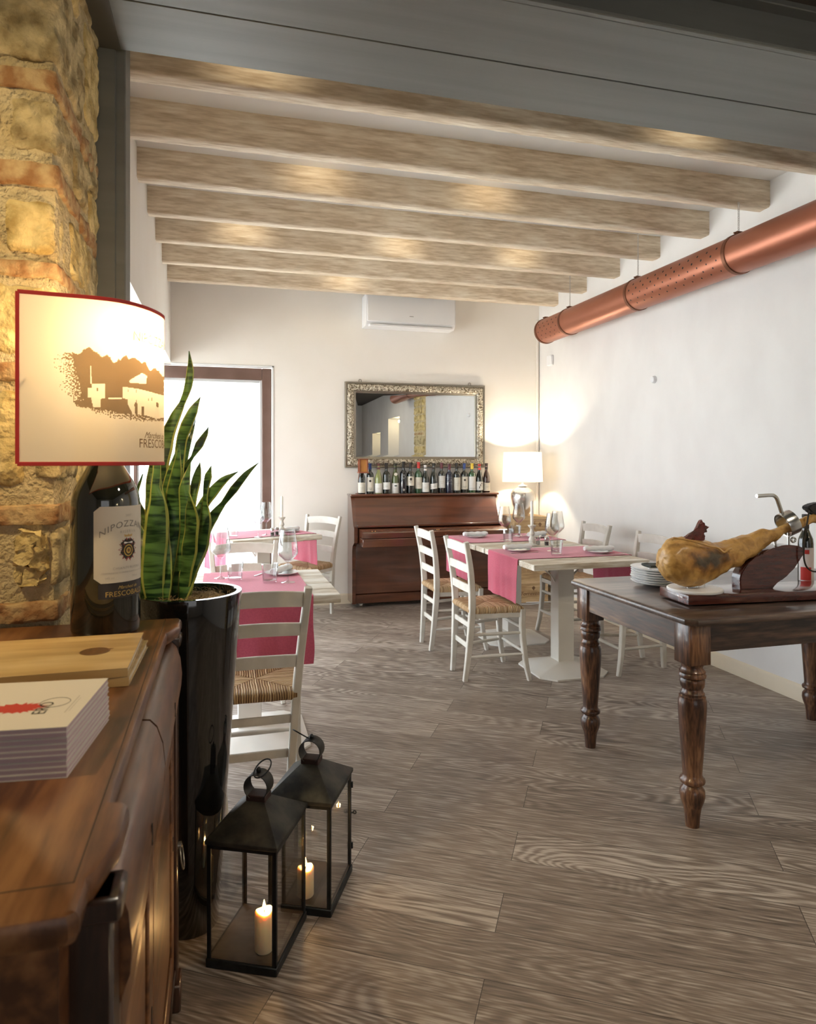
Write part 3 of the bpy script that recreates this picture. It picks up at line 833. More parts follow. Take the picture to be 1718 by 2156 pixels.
def make_chair(label):
    "ladder back chair facing +x, origin on the floor under the seat centre"
    t = thing('dining_chair', label, 'chair', (0, 0, 0), 0, 'ivory ladder-back chairs with rush seats')
    W = M['ivory']
    for s in (-1, 1):
        bm = NB()
        bar(bm, [(-.195, s * .122, 0), (-.180, s * .136, .15), (-.165, s * .155, .38), (-.163, s * .166, .52), (-.182, s * .186, .72), (-.218, s * .204, .905)],
            [.026, .030, .034, .034, .033, .030], [.030, .036, .042, .042, .036, .030], (0, 1, 0), .004)
        obj('rear_post', bm, W, t)
        bm = NB()
        bar(bm, [(.215, s * .213, 0), (.190, s * .203, .13), (.172, s * .196, .32), (.172, s * .196, .462)], [.028, .032, .036, .036], [.028, .032, .036, .036], (0, 1, 0), .005)
        obj('leg', bm, W, t)
    def slat(zc, h, arch, bow=.022):
        bm = NB(); n = 12; wv = .163 + (zc - .5) * .10
        x0 = -.163 - max(0, zc - .52) * .12
        rings = []
        for k in range(n + 1):
            y = -wv + 2 * wv * k / n; q = 1 - (y / wv) ** 2
            x = x0 - bow * q; zt = zc + h / 2 + arch * q; zb = zc - h / 2 + arch * .8 * q
            rings.append([Vector((x - .007, y, zb)), Vector((x - .007, y, zt)), Vector((x - .004, y, zt + .003)), Vector((x + .004, y, zt + .003)), Vector((x + .007, y, zt)), Vector((x + .007, y, zb))])
        loft(bm, rings); obj('back_slat', bm, W, t)
    slat(.852, .058, .014); slat(.728, .048, .012); slat(.596, .046, .010)
    # rails and rungs
    def rung(p, q, r):
        bm = NB(); a, b = Vector(p), Vector(q)
        tube(bm, [a, a.lerp(b, .15), a.lerp(b, .5), a.lerp(b, .85), b], [r * .8, r, r * 1.15, r, r * .8], 10); obj('rung', bm, W, t)
    for z in (.36, .22): 
        bm = NB(); bar(bm, [(-.168, -.145, z), (-.168, .145, z)], .013, .034, (1, 0, 0), .003, smooth=0); obj('rung', bm, W, t)
    for z in (.335, .175): rung((.180 + (.335 - z) * .1, -.196, z), (.180 + (.335 - z) * .1, .196, z), .0105)
    for s in (-1, 1):
        for z in (.30, .16): rung((-.175, s * .143, z), (.182, s * .196, z + .01), .010)
    bm = NB()
    for s in (-1, 1): bar(bm, [(-.165, s * .158, .425), (.175, s * .188, .425)], .022, .034, (0, 1, 0), .003, smooth=0)
    bar(bm, [(.175, -.19, .425), (.175, .19, .425)], .022, .034, (1, 0, 0), .003, smooth=0)
    obj('seat_frame', bm, W, t)
    bm = NB()
    rbox(bm, -.185, .183, -.21, .21, .436, .482, r=.021, step=.016)
    for v in bm.verts:
        c = v.co; k = .83 + (c.x + .185) / .368 * .17
        c.y *= k
        if c.z > .46:
            c.z += .004 * math.cos(c.x * 7) * math.cos(c.y * 7) - .010 * math.exp(-((abs(c.x) - abs(c.y)) / .02) ** 2) * .3
        c += noise.noise_vector(c * 30) * .002
    # notch the pad corners round the posts
    obj('seat', bm, M['rush'], t, smooth=70)
    return t

c0 = make_chair('ivory chair in front of the wooden table nearest the right-hand long-legged cold-cuts table, back towards the plant')
c0.location = (1.71, 4.26, 0); c0['label'] = 'ivory ladder-back chair on the left of the nearer right-hand table, seat under the pink runner'
dup(c0, (1.71, 5.0, 0), 0, 'ivory ladder-back chair just in front of the piano, left of the farther right-hand table')
dup(c0, (2.77, 5.02, 0), PI, 'greyish ladder-back chair by the right wall at the farther right-hand table')
dup(c0, (2.74, 4.18, 0), PI, 'ladder-back chair by the right wall just behind the ham table')
dup(c0, (.140, 3.005, 0), PI / 2, 'ladder-back chair seen from behind, between the tall black pot and the nearest left table')
dup(c0, (.14, 4.26, 0), -PI / 2, 'ladder-back chair on the far side of the nearest left table, between the two left tables')
dup(c0, (.765, 6.27, 0), R(220), 'ladder-back chair at the right end of the farthest left table, against the back wall')

def make_table(label, loc, rz, w=.82, d=.82, seed=1, cx=0, base=.25):
    t = thing('dining_table', label, 'table', loc, rz, 'whitewashed plank dining tables')
    bm = NB(); n = 5; rr = random.Random(seed)
    for i in range(n):
        y0 = -d / 2 + d / n * i; e0, e1 = rr.uniform(0, .008), rr.uniform(0, .008)
        box(bm, -w / 2 + e0, w / 2 - e1, y0 + .0012, y0 + d / n - .0012, TZ - .040, TZ - rr.uniform(0, .0015), .003)
    obj('tabletop', bm, M['top'], t)
    bm = NB(); box(bm, cx - .058, cx + .058, -.058, .058, .04, TZ - .05, .003); obj('column', bm, M['metalbase'], t)
    bm = NB(); b = base; c = .085
    oct_ = lambda s, k: [(-s + k, -s), (s - k, -s), (s, -s + k), (s, s - k), (s - k, s), (-s + k, s), (-s, s - k), (-s, -s + k)]
    rings = [[Vector((cx + x, y, z)) for x, y in oct_(s, k)] for s, k, z in ((b, c, 0), (b, c, .010), (b - .012, c * .95, .016), (.075, .02, .062), (.062, .006, .066))]
    loft(bm, rings); obj('base', bm, M['metalbase'], t)
    bm = NB()
    for s in (-1, 1): box(bm, -w * .36, w * .36, s * d * .28 - .02, s * d * .28 + .02, TZ - .062, TZ - .040, .002)
    box(bm, cx - .10, cx + .10, -d * .3, d * .3, TZ - .062, TZ - .044, .002)
    for s in (-1, 1):
        bar(bm, [(cx + s * .05, 0, TZ - .20), (cx + s * .10, 0, TZ - .13), (cx + s * .22, 0, TZ - .055)], .02, .006, (0, 1, 0), .001)
    obj('bracket', bm, M['metalbase'], t)
    return t
make_table('whitewashed plank table nearest on the right, in front of the farther one', (2.25, 4.22, 0), 0, seed=1)
make_table('whitewashed plank table on the right, farther one, closest to the piano', (2.25, 5.06, 0), 0, seed=2)
make_table('whitewashed plank table nearest on the left, behind the tall black pot', (.142, 3.61, 0), 0, .826, .79, seed=3, base=.29)
make_table('whitewashed plank table farthest left, by the brown framed glass door', (.3375, 6.05, 0), R(20), .80, .74, seed=4)

def runner(label, loc, rz, c, wid, half, drop0, drop1, seed):
    "cloth runner along local x, centred at y=c, hanging drop0 / drop1 at the two ends"
    bm = NB(); n = 60; rr = random.Random(seed)
    path = []
    def add(x, z): path.append((x, z))
    zt = TZ + .0022
    k = 12
    for i in range(k): add(-half - .006, zt - .008 - drop0 * (1 - i / k))
    for i in range(4):
        a = PI - PI / 2 * i / 3; add(-half + .002 + .008 * math.cos(a), zt - .008 + .008 * math.sin(a))
    for i in range(1, 16): add(-half + 2 * half * i / 16, zt)
    for i in range(4):
        a = PI / 2 - PI / 2 * i / 3; add(half - .002 + .008 * math.cos(a), zt - .008 + .008 * math.sin(a))
    for i in range(1, k + 1): add(half + .006, zt - .008 - drop1 * i / k)
    m = 26; rows = []
    for (x, z) in path:
        row = []
        dp = max(0, (zt - .008 - z)) / .28
        sgn = 1 if x > 0 else -1
        for j in range(m + 1):
            y = c - wid / 2 + wid * j / m
            f = (.006 * math.sin(j / m * 9 + seed) + .004 * math.sin(j / m * 17 + seed * 2)) * dp + .004 * dp
            row.append(Vector((x + sgn * abs(f) * 1.3, y + .006 * math.sin(z * 20) * dp, z)))
        rows.append(row)
    V0 = [[bm.verts.new(p) for p in r] for r in rows]
    for a, b in zip(V0, V0[1:]):
        for j in range(m): addf(bm, (a[j], a[j + 1], b[j + 1], b[j]))
    bmesh.ops.recalc_face_normals(bm, faces=bm.faces)
    bmesh.ops.solidify(bm, geom=bm.faces[:], thickness=-.0018)
    bmesh.ops.translate(bm, verts=bm.verts, vec=(0, 0, -TZ))
    o = obj('table_runner', bm, M['pink'], None, smooth=60)
    o.location = (loc[0], loc[1], TZ); o.rotation_euler = (0, 0, rz)
    add_prop(o, label, 'table runner', 'raspberry pink table runners')
runner('pink cloth runner across the nearer right-hand table, hanging over the front chair seat', (2.25, 4.22), 0, .06, .50, .41, .275, .275, 1)
runner('pink cloth runner across the farther right-hand table, hanging in front of the piano', (2.25, 5.06), 0, .14, .52, .41, .283, .28, 2)
runner('pink cloth runner over the nearest left table, hanging behind the chair by the pot', (.142, 3.61), R(90), -.022, .51, .395, .31, .30, 3)
runner('pink cloth runner over the farthest left table, hanging beside the back wall chair', (.3375, 6.05), R(20), 0, .50, .40, .28, .27, 4)

# ---- tableware
GL = M['glass']
def make_glass(h=.265, R_=.050):
    o = thing('wine_glass', None, 'glass')
    bm = NB()
    prof = [(0, .004), (.004, .005), (.030, .003), (.037, .0015), (.038, 0)]
    bm2 = [(.038, 0), (.037, .0025), (.020, .005), (.006, .010), (.0038, .03), (.0036, h * .36), (.006, h * .385), (.020, h * .42), (R_ * .9, h * .52), (R_, h * .57), (R_ * .93, h * .72), (R_ * .80, h * .88), (R_ * .70, h),
           (R_ * .68, h), (R_ * .78, h * .88), (R_ * .905, h * .72), (R_ * .972, h * .57), (R_ * .875, h * .53), (.018, h * .432), (.0, h * .415)]
    lathe(bm, [(0, 0)] + bm2, seg=32, close=False)
    obj('bowl', bm, GL, o)
    return o
def single_glass(label, x, y, h=.265, R_=.050, cache={}):
    key = (h, R_)
    if key not in cache:
        bm = NB()
        pr = [(0, 0), (.036, 0), (.036, .002), (.020, .0045), (.006, .010), (.0038, .03), (.0036, h * .36), (.006, h * .385), (.020, h * .42), (R_ * .9, h * .52), (R_, h * .57), (R_ * .93, h * .72), (R_ * .80, h * .88), (R_ * .70, h),
              (R_ * .68, h), (R_ * .78, h * .88), (R_ * .905, h * .72), (R_ * .972, h * .57), (R_ * .875, h * .53), (.018, h * .432), (0, h * .415)]
        lathe(bm, pr, seg=32, close=False)
        o = obj('wine_glass', bm, GL, None, smooth=60); cache[key] = o
    else:
        o = cache[key].copy(); COL.objects.link(o)
    o.location = (x, y, TZ + .0035)
    add_prop(o, label, 'wine glass', 'stemmed wine glasses')
def tumbler(label, x, y, cache={}):
    if 'o' not in cache:
        bm = NB(); h = .10
        lathe(bm, [(0, 0), (.033, 0), (.036, .003), (.043, h), (.0405, h), (.0345, .014), (0, .012)], seg=12, close=False)
        cache['o'] = o = obj('water_glass', bm, GL, None, smooth=20)
    else:
        o = cache['o'].copy(); COL.objects.link(o)
    o.location = (x, y, TZ + .0035); add_prop(o, label, 'water glass', 'faceted water tumblers')
def plate_set(where, x, y, a, cache={}):
    if 'p' not in cache:
        bm = NB(); lathe(bm, [(0, 0), (.055, 0), (.060, .003), (.092, .014), (.093, .016), (.088, .016), (.058, .007), (0, .006)], seg=40, close=False)
        cache['p'] = p = obj('side_plate', bm, M['porc'], None, smooth=50)
        bm = NB(); pts = []
        rings = []
        n = 18
        for k in range(n + 1):
            u = -.105 + .21 * k / n; r = .021 + .002 * math.sin(k * 1.3); ring = []
            if k in (0, n): r *= .82
            for q in range(20):
                th = 2 * PI * q / 20; sp = 1 + .07 * (q / 20)
                ring.append(Vector((u, r * 1.15 * sp * math.cos(th), r * .8 * sp * math.sin(th) + .018)))
            rings.append(ring)
        loft(bm, rings); cache['n'] = q = obj('rolled_napkin', bm, M['linen'], None, smooth=60)
        bm = NB()
        bar(bm, [(-.10, 0, .002), (0, 0, .002), (.03, 0, .002)], [.010, .016, .008], .002, (0, 1, 0), .0005); bar(bm, [(.03, 0, .002), (.11, 0, .003)], [.008, .011], .004, (0, 1, 0), .001, smooth=0)
        cache['k'] = kk = obj('table_knife', bm, M['chrome'], None)
    else:
        p = cache['p'].copy(); q = cache['n'].copy(); kk = cache['k'].copy()
        for o in (p, q, kk): COL.objects.link(o)
    p.location = (x, y, TZ + .0035); q.location = (x, y, TZ + .0165); q.rotation_euler = (0, 0, a)
    kk.location = (x - .115 * math.sin(a), y + .115 * math.cos(a) * (-1 if where[2] else 1), TZ + .004); kk.rotation_euler = (0, 0, a)
    add_prop(p, 'white side plate under the rolled napkin, ' + where[0], 'plate', 'side plates')
    add_prop(q, 'rolled white napkin on its plate, ' + where[0], 'napkin', 'rolled white napkins')
    add_prop(kk, 'steel table knife beside the plate, ' + where[0], 'knife', 'table knives')

plate_set(('left end of the nearer right-hand table', 0, 1), 2.00, 4.40, R(3))
plate_set(('right end of the nearer right-hand table', 0, 1), 2.50, 4.17, R(-6))
plate_set(('left end of the farther right-hand table', 0, 0), 2.02, 5.27, R(2))
plate_set(('right end of the farther right-hand table', 0, 0), 2.51, 5.14, R(25))
plate_set(('far side of the nearest left table', 0, 0), .325, 3.84, R(60))
plate_set(('right end of the farthest left table', 0, 0), .585, 6.10, R(35))

single_glass('tall wine glass in front of the candlestick, left of two on the nearer right-hand table', 2.235, 4.34)
single_glass('tall wine glass right of the candlestick, right of two on the nearer right-hand table', 2.36, 4.50)
single_glass('wine glass left of the table lamp, front one on the farther right-hand table', 2.17, 5.02, .27, .052)
single_glass('wine glass standing before the silver lamp base on the farther right-hand table', 2.43, 5.32, .27, .052)
single_glass('wine glass on the near right part of the left table, before the chair', .335, 3.575, .275, .052)
single_glass('wine glass beside the plant leaves on the nearest left table', .0, 3.80, .275, .052)
single_glass('wine glass in front of the bright door, left of two on the farthest left table', .30, 5.76)
single_glass('wine glass in front of the door frame, right of two on the farthest left table', .37, 5.90, .28, .050)
tumbler('faceted water tumbler on the nearer right-hand table, frontmost on the pink runner', 2.16, 4.13)
tumbler('faceted water tumbler on the farther right-hand table, below the left wine glass', 2.157, 4.92)
tumbler('faceted water tumbler on the farther right-hand table, under the second wine glass', 2.33, 5.16)
tumbler('faceted water tumbler on the nearest left table, near the plant pot rim', .073, 3.72)
tumbler('faceted water tumbler on the nearest left table, between tumbler and wine glass at right', .245, 3.60)
tumbler('faceted water tumbler on the farthest left table, before the bright glass door', .10, 5.82)

def candlestick(label, lc, x, y):
    t = thing('candlestick', label, 'candlestick', (x, y, TZ + .003), 0, 'turned white candlesticks')
    bm = NB()
    lathe(bm, [(0, 0), (.036, 0), (.037, .006), (.030, .012), (.020, .020), (.022, .030), (.026, .045), (.020, .062), (.013, .072), (.016, .080), (.022, .088), (.018, .10), (.012, .115), (.014, .128), (.027, .142), (.031, .150), (.030, .153), (.014, .150), (0, .150)], seg=28, close=False)
    obj('stem', bm, M['ivory'], t)
    bm = NB(); lathe(bm, [(0, 0), (.0115, 0), (.0108, .17), (.006, .181), (0, .182)], c=(0, 0, 0), seg=16, close=False)
    tube(bm, [(0, 0, .18), (.001, 0, .192)], .0009, 5)
    o = single('taper_candle', bm, M['wax2'], lc, 'candle', 'white taper candles', origin=(0, 0, 0)); o.location = (x, y, TZ + .154)
M['wax2'] = mat('white_wax', (.82, .80, .74), .45, sss=.2)
candlestick('white turned candlestick between the two right-hand tables', 'unlit white taper candle in front of the table lamp on the right', 2.235, 4.66)
candlestick('white turned candlestick on the farthest left table', 'unlit white taper candle before the back wall on the left', .50, 5.88)
def shaker(kind, label, x, y):
    t = thing('shaker', label, kind, (x, y, TZ + .003), 0)
    bm = NB(); lathe(bm, [(0, 0), (.018, 0), (.019, .004), (.017, .045), (.019, .050), (.0165, .049), (.015, .005), (0, .004)], seg=12, close=False); obj('jar', bm, GL, t)
    bm = NB(); lathe(bm, [(0, .005), (.0145, .005), (.0155, .032), (0, .034)], seg=12, close=False); obj('filling', bm, M['ink'] if 'pepper' in label else M['linen'], t)
    bm = NB(); lathe(bm, [(.019, .049), (.0195, .062), (.012, .070), (0, .072)], seg=16, close=False); obj('lid', bm, M['chrome'], t)
shaker('shaker', 'glass pepper shaker right of the candlestick on the right', 2.325, 4.60)
shaker('shaker', 'glass salt shaker right beside the candlestick on the right', 2.285, 4.665)
shaker('shaker', 'glass pepper shaker left of the candlestick on the farthest left table', .455, 5.84)
shaker('shaker', 'glass salt shaker on the farthest left table, left of its pepper', .415, 5.80)

# ================================================================ piano, bottles, mirror
PX0, PX1 = 1.215, 2.745
pn = thing('upright_piano', 'polished dark walnut upright piano against the far wall, row of bottles on top', 'piano', (1.98, 6.45, 0))
P = M['piano']
for (a, b) in ((PX0, PX0 + .035), (PX1 - .035, PX1)):
    bm = NB()
    poly = [(6.70, .04), (6.70, 1.072), (6.545, 1.072), (6.52, 1.05), (6.40, .80), (6.36, .78), (6.36, .64), (6.44, .60), (6.46, .55), (6.46, .04)]
    prism(bm, poly, lambda u, v: Vector((a, u, v)), lambda u, v: Vector((b, u, v))); obj('side_panel', bm, P, pn, world=True)
bm = NB(); box(bm, PX0 - .006, PX1 + .006, 6.50, 6.705, 1.072, 1.095, .006); obj('top_lid', bm, P, pn, world=True)
bm = NB(); prism(bm, [(6.545, 1.068), (6.530, 1.068), (6.405, .808), (6.42, .80)], lambda u, v: Vector((PX0 + .035, u, v)), lambda u, v: Vector((PX1 - .035, u, v))); obj('upper_panel', bm, P, pn, world=True)
bm = NB(); box(bm, PX0 + .03, PX1 - .03, 6.34, 6.50, .785, .808, .004); obj('music_shelf', bm, P, pn, world=True)
bm = NB(); prism(bm, [(6.50, .785), (6.20, .762), (6.175, .745), (6.175, .70), (6.50, .70)], lambda u, v: Vector((PX0 + .045, u, v)), lambda u, v: Vector((PX1 - .045, u, v))); obj('key_lid', bm, P, pn, world=True)
bm = NB(); box(bm, PX0 + .045, PX1 - .045, 6.165, 6.60, .617, .694, .006); obj('keybed', bm, P, pn, world=True)
bm = NB(); box(bm, PX0 + .035, PX1 - .035, 6.49, 6.51, .13, .62, .003); box(bm, PX0 + .035, PX1 - .035, 6.475, 6.51, .04, .125, .004); obj('lower_panel', bm, P, pn, world=True)
bm = NB(); box(bm, PX0 + .02, PX1 - .02, 6.66, 6.70, .04, 1.07); obj('back_panel', bm, P, pn, world=True)
bm = NB(); 
for x in (1.35, 1.38, 1.98, 2.0): lathe(bm, [(0, 0), (.004, 0), (.004, .004), (0, .006)], c=(x, 6.18, .7635), seg=10, close=False)
obj('brass_knob', bm, M['gold'], pn, world=True)
for x in (PX0 + .09, PX1 - .09):
    for y in (6.50, 6.66):
        bm = NB(); lathe(bm, [(0, -.012), (.022, -.012), (.022, .012), (0, .012)], seg=16, M=Matrix.Translation((x, y, .022)) @ Matrix.Rotation(R(90), 4, 'Y'), close=False)
        box(bm, x - .02, x + .02, y - .02, y + .02, .03, .05); obj('caster', bm, M['chrome'], pn, world=True)

gcol = {
 'dark': mat('dark_bottle_glass', (.010, .014, .010), .06, coat=1), 'brown': mat('brown_bottle_glass', (.05, .018, .010), .08, coat=1),
 'green': mat('green_bottle_glass', (.02, .075, .025), .06, coat=1), 'olive': mat('olive_bottle_glass', (.10, .12, .035), .08, coat=1),
 'pale': mat('pale_green_glass', (.27, .30, .10), .08, coat=1), 'black': mat('black_bottle_glass', (.006, .006, .009), .06, coat=1), 'blue': mat('blue_black_glass', (.008, .012, .035), .06, coat=1)}
caps = {'black': M['ink'], 'blue': mat('blue_capsule', (.02, .05, .22), .35), 'red': mat('red_capsule', (.60, .04, .03), .4), 'white': mat('white_capsule', (.78, .72, .70), .4),
        'yellow': mat('yellow_capsule', (.75, .52, .04), .4), 'wine': mat('wine_capsule', (.12, .02, .03), .35), 'green': mat('green_capsule', (.02, .05, .03), .35)}
labc = {'cream': mat('cream_label', (.72, .68, .58), .6), 'white': mat('white_label', (.80, .79, .75), .6)}
def bottle_prof(kind, h, r):
    if kind == 'b':
        return [(0, 0), (r * .95, 0), (r, .006), (r, h * .60), (r * .96, h * .645), (r * .70, h * .695), (r * .40, h * .735), (.0150, h * .78), (.0140, h * .97), (.0158, h * .975), (.0158, h - .002), (0, h)]
    return [(0, 0), (r * .95, 0), (r, .006), (r, h * .46), (r * .93, h * .54), (r * .72, h * .64), (r * .46, h * .74), (.0165, h * .82), (.0145, h * .96), (.0160, h * .965), (.0160, h - .002), (0, h)]
def prof_r(prof, z):
    for (r0, z0), (r1, z1) in zip(prof, prof[1:]):
        if z0 <= z <= z1 and z1 > z0: return r0 + (r1 - r0) * (z - z0) / (z1 - z0)
    return prof[1][0]
def wine_bottle(x, y, kind, glass, cap, lab, h, label, deco=None, capz=.80, ang=-100):
    r = .0368
    t = thing('wine_bottle', label, 'wine bottle', (x, y, 1.0955), 0, 'wine bottles in a row on the piano')
    pr = bottle_prof(kind, h, r)
    bm = NB(); lathe(bm, pr, seg=28, close=False); obj('bottle_glass', bm, gcol[glass], t)
    bm = NB(); z0 = h * capz
    lathe(bm, [(prof_r(pr, z0) + .0006, z0), (.0152, z0 + (h - z0) * .5), (.0152, h * .965), (.0166, h * .968), (.0166, h), (0, h + .001)], seg=24, close=False)
    obj('capsule', bm, caps[cap], t)
    if lab:
        z0, z1, lc, slant = lab
        a0, a1 = R(ang - 78), R(ang + 78); n = 22; bm = NB(); q = []
        for k in range(n + 1):
            a = a0 + (a1 - a0) * k / n; u = -1 + 2 * k / n
            s = slant * u
            e = .010 * (1 - u * u) if lc == 'curved' else 0
            q.append([bm.verts.new(((r + .0007) * math.cos(a), (r + .0007) * math.sin(a), z)) for z in (z0 + s, z1 + s - e)])
        for a_, b_ in zip(q, q[1:]): addf(bm, (a_[0], b_[0], b_[1], a_[1]))
        lb = obj('paper_label', bm, labc['cream' if lc == 'curved' else lc], t)
        # printed lines and devices
        bm = NB()
        def patch(u0, u1, za, zb, mi=0, rr=.0012):
            k = 5; qq = []
            for i in range(k + 1):
                a = R(ang) + (u0 + (u1 - u0) * i / k) / r
                qq.append([bm.verts.new(((r + rr) * math.cos(a), (r + rr) * math.sin(a), z)) for z in (za, zb)])
            for a_, b_ in zip(qq, qq[1:]): addf(bm, (a_[0], b_[0], b_[1], a_[1]), mi)
        zm = (z0 + z1) / 2; H = z1 - z0
        if deco == 'dot':
            for i in range(6): patch(-.011 + i * 0, .011, z1 - H * .40 + i * .001, z1 - H * .40 + i * .001 + .001) if False else None
            n = 9
            for i in range(n):
                v = -1 + 2 * i / (n - 1); hw = .011 * math.sqrt(max(0.02, 1 - v * v)); zz = z1 - H * .27 + v * .011
                patch(-hw, hw, zz - .0015, zz + .0015)
            patch(-.018, .018, z0 + H * .22, z0 + H * .24); patch(-.014, .014, z0 + H * .12, z0 + H * .14)
        elif deco == 'diamond':
            n = 9
            for i in range(n):
                v = -1 + 2 * i / (n - 1); hw = .012 * (1 - abs(v)) + .001; zz = z1 - .026 + v * .016
                patch(-hw, hw, zz - .002, zz + .002)
        elif deco == 'bar':
            patch(-.04, .04, z0 + H * .12, z0 + H * .16)
        elif deco == 'scribble':
            for i in range(12):
                zz = z0 + H * (.15 + .06 * i); uu = -.014 + .0026 * i + .006 * math.sin(i * 1.5); patch(uu, uu + .008, zz, zz + .006)
        elif deco == 'green':
            patch(-.010, .016, z1 - .032, z1 - .020, 1)
        for f_, w_ in ((.50, .017), (.38, .013)) if deco not in ('dot', 'scribble', 'bar') else ():
            patch(-w_, w_, z0 + H * f_, z0 + H * f_ + .0016)
        obj('label_print', bm, [M['brownprint'] if deco not in ('dot', 'diamond', 'bar', 'scribble') else M['ink'], caps['green']], lb)
    return t
M['brownprint'] = mat('faded_print', (.30, .26, .20), .7)
K = .000876
def Z(yc): return (420 - yc) * K
rows = [
 (115, 'u', 'dark', 'black', (Z(410), Z(295), 'cream', 0), .29, 'dark sloping wine bottle with cream label, leftmost, under the copper box', None),
 (210, 'b', 'dark', 'blue', (Z(395), Z(235), 'cream', 0), .298, 'dark wine bottle with blue capsule and round black crest, second from left', 'dot'),
 (305, 'u', 'pale', 'wine', (Z(412), Z(305), 'white', 0), .298, 'pale green wine bottle with low white label, third from left', None),
 (395, 'b', 'dark', 'black', (Z(375), Z(295), 'white', 0), .302, 'broad dark wine bottle with short white label, fourth from left', None),
 (495, 'u', 'olive', 'black', (Z(418), Z(305), 'white', 0), .298, 'olive wine bottle with round neck tag and greenish label, fifth from left', 'green'),
 (588, 'b', 'black', 'black', None, .315, 'black wine bottle with grey diamond emblem and no paper label', None),
 (668, 'b', 'dark', 'black', (Z(335), Z(230), 'cream', 0), .305, 'dark wine bottle whose high label bears a black diamond', 'diamond'),
 (757, 'b', 'green', 'red', (Z(370), Z(240), 'cream', 0), .310, 'green wine bottle with bright red capsule', None),
 (835, 'u', 'dark', 'white', (Z(410), Z(300), 'white', 0), .280, 'shorter dark wine bottle with white capsule', None),
 (930, 'u', 'dark', 'black', (Z(375), Z(312), 'white', .007), .298, 'dark wine bottle with slanting white label', None),
 (1018, 'b', 'dark', 'wine', (Z(365), Z(225), 'white', 0), .305, 'dark wine bottle with tall white label in the right half of the row', None),
 (1105, 'b', 'blue', 'wine', None, .290, 'blue-black wine bottle printed with fine horizontal lines, without paper label', None),
 (1190, 'b', 'dark', 'black', (Z(395), Z(245), 'cream', 0), .300, 'dark wine bottle with plain tall cream label, fifth from right', None),
 (1275, 'b', 'dark', 'blue', (Z(385), Z(235), 'cream', 0), .298, 'dark wine bottle with blue capsule and round crest, fourth from right', 'dot'),
 (1362, 'b', 'green', 'yellow', (Z(395), Z(235), 'white', 0), .297, 'green wine bottle with yellow capsule', 'bar'),
 (1445, 'u', 'dark', 'red', (Z(395), Z(295), 'white', 0), .290, 'dark wine bottle with red capsule and scribbled black mark on white label', 'scribble'),
 (1525, 'u', 'brown', 'black', (Z(405), Z(300), 'curved', 0), .298, 'reddish brown wine bottle, rightmost of the row', None)]
for i, (xc, k, g, cp, lb, h, lab, deco) in enumerate(rows):
    px = 740 + xc * .1863
    rd = (px - 859) / 1437; yb = 6.61 + (.012 if i % 3 == 1 else 0)
    x = yb * (rd * CS + SN) / (-rd * SN + CS)
    b = wine_bottle(x, yb, k, g, cp, lb, h, lab, deco)
    if i == 4:
        bm = NB(); a = R(-96); 
        lathe(bm, [(0, 0), (.017, 0), (.017, .001), (0, .0015)], seg=18, M=Matrix.Rotation(a, 4, 'Z') @ Matrix.Translation((.034, 0, h * .635)) @ Matrix.Rotation(R(68), 4, 'Y'), close=False)
        obj('neck_tag', bm, labc['cream'], b)
    if i == 5:
        bm = NB(); r = .0385
        for (zc, s, rr) in ((.165, .024, 0), (.035, .014, 0)):
            vs = [bm.verts.new((r * math.cos(R(-100) + u / r), r * math.sin(R(-100) + u / r), zc + v)) for u, v in ((-s * .8, 0), (0, -s), (s * .8, 0), (0, s))]
            addf(bm, vs)
        obj('emblem', bm, M['chain'], b)
    if i == 11:
        bm = NB()
        for zz in (.090, .112, .128, .148): lathe(bm, [(.0383, zz), (.0383, zz + .0018)], seg=30, close=False)
        obj('printed_lines', bm, M['chain'], b)

# copper coloured glass box standing over the first bottle's neck
xb = 1.335
cb = thing('copper_box', 'small copper and amber box lantern over the leftmost bottle, by the mirror corner', 'box', (xb, 6.53, 1.30))
bm = NB()
for sx in (-1, 1):
    for sy in (-1, 1): box(bm, xb + sx * .038 - .006, xb + sx * .038 + .006, 6.53 + sy * .03 - .006, 6.53 + sy * .03 + .006, 1.305, 1.435, .001)
box(bm, xb - .046, xb + .046, 6.49, 6.57, 1.430, 1.440, .002); box(bm, xb - .050, xb + .050, 6.486, 6.574, 1.298, 1.312, .003)
obj('frame', bm, M['copper'], cb, world=True)
bm = NB(); box(bm, xb - .034, xb + .034, 6.504, 6.556, 1.312, 1.43); obj('amber_panel', bm, mat('amber_glass', (.50, .22, .06), .25, coat=.5), cb, world=True)
bm = NB(); tube(bm, [(xb - .03, 6.57, 1.30), (xb - .03, 6.60, 1.25), (xb - .03, 6.64, 1.0955)], .003, 6); box(bm, xb - .05, xb - .01, 6.625, 6.665, 1.0955, 1.099); obj('stand', bm, M['copper'], cb, world=True)

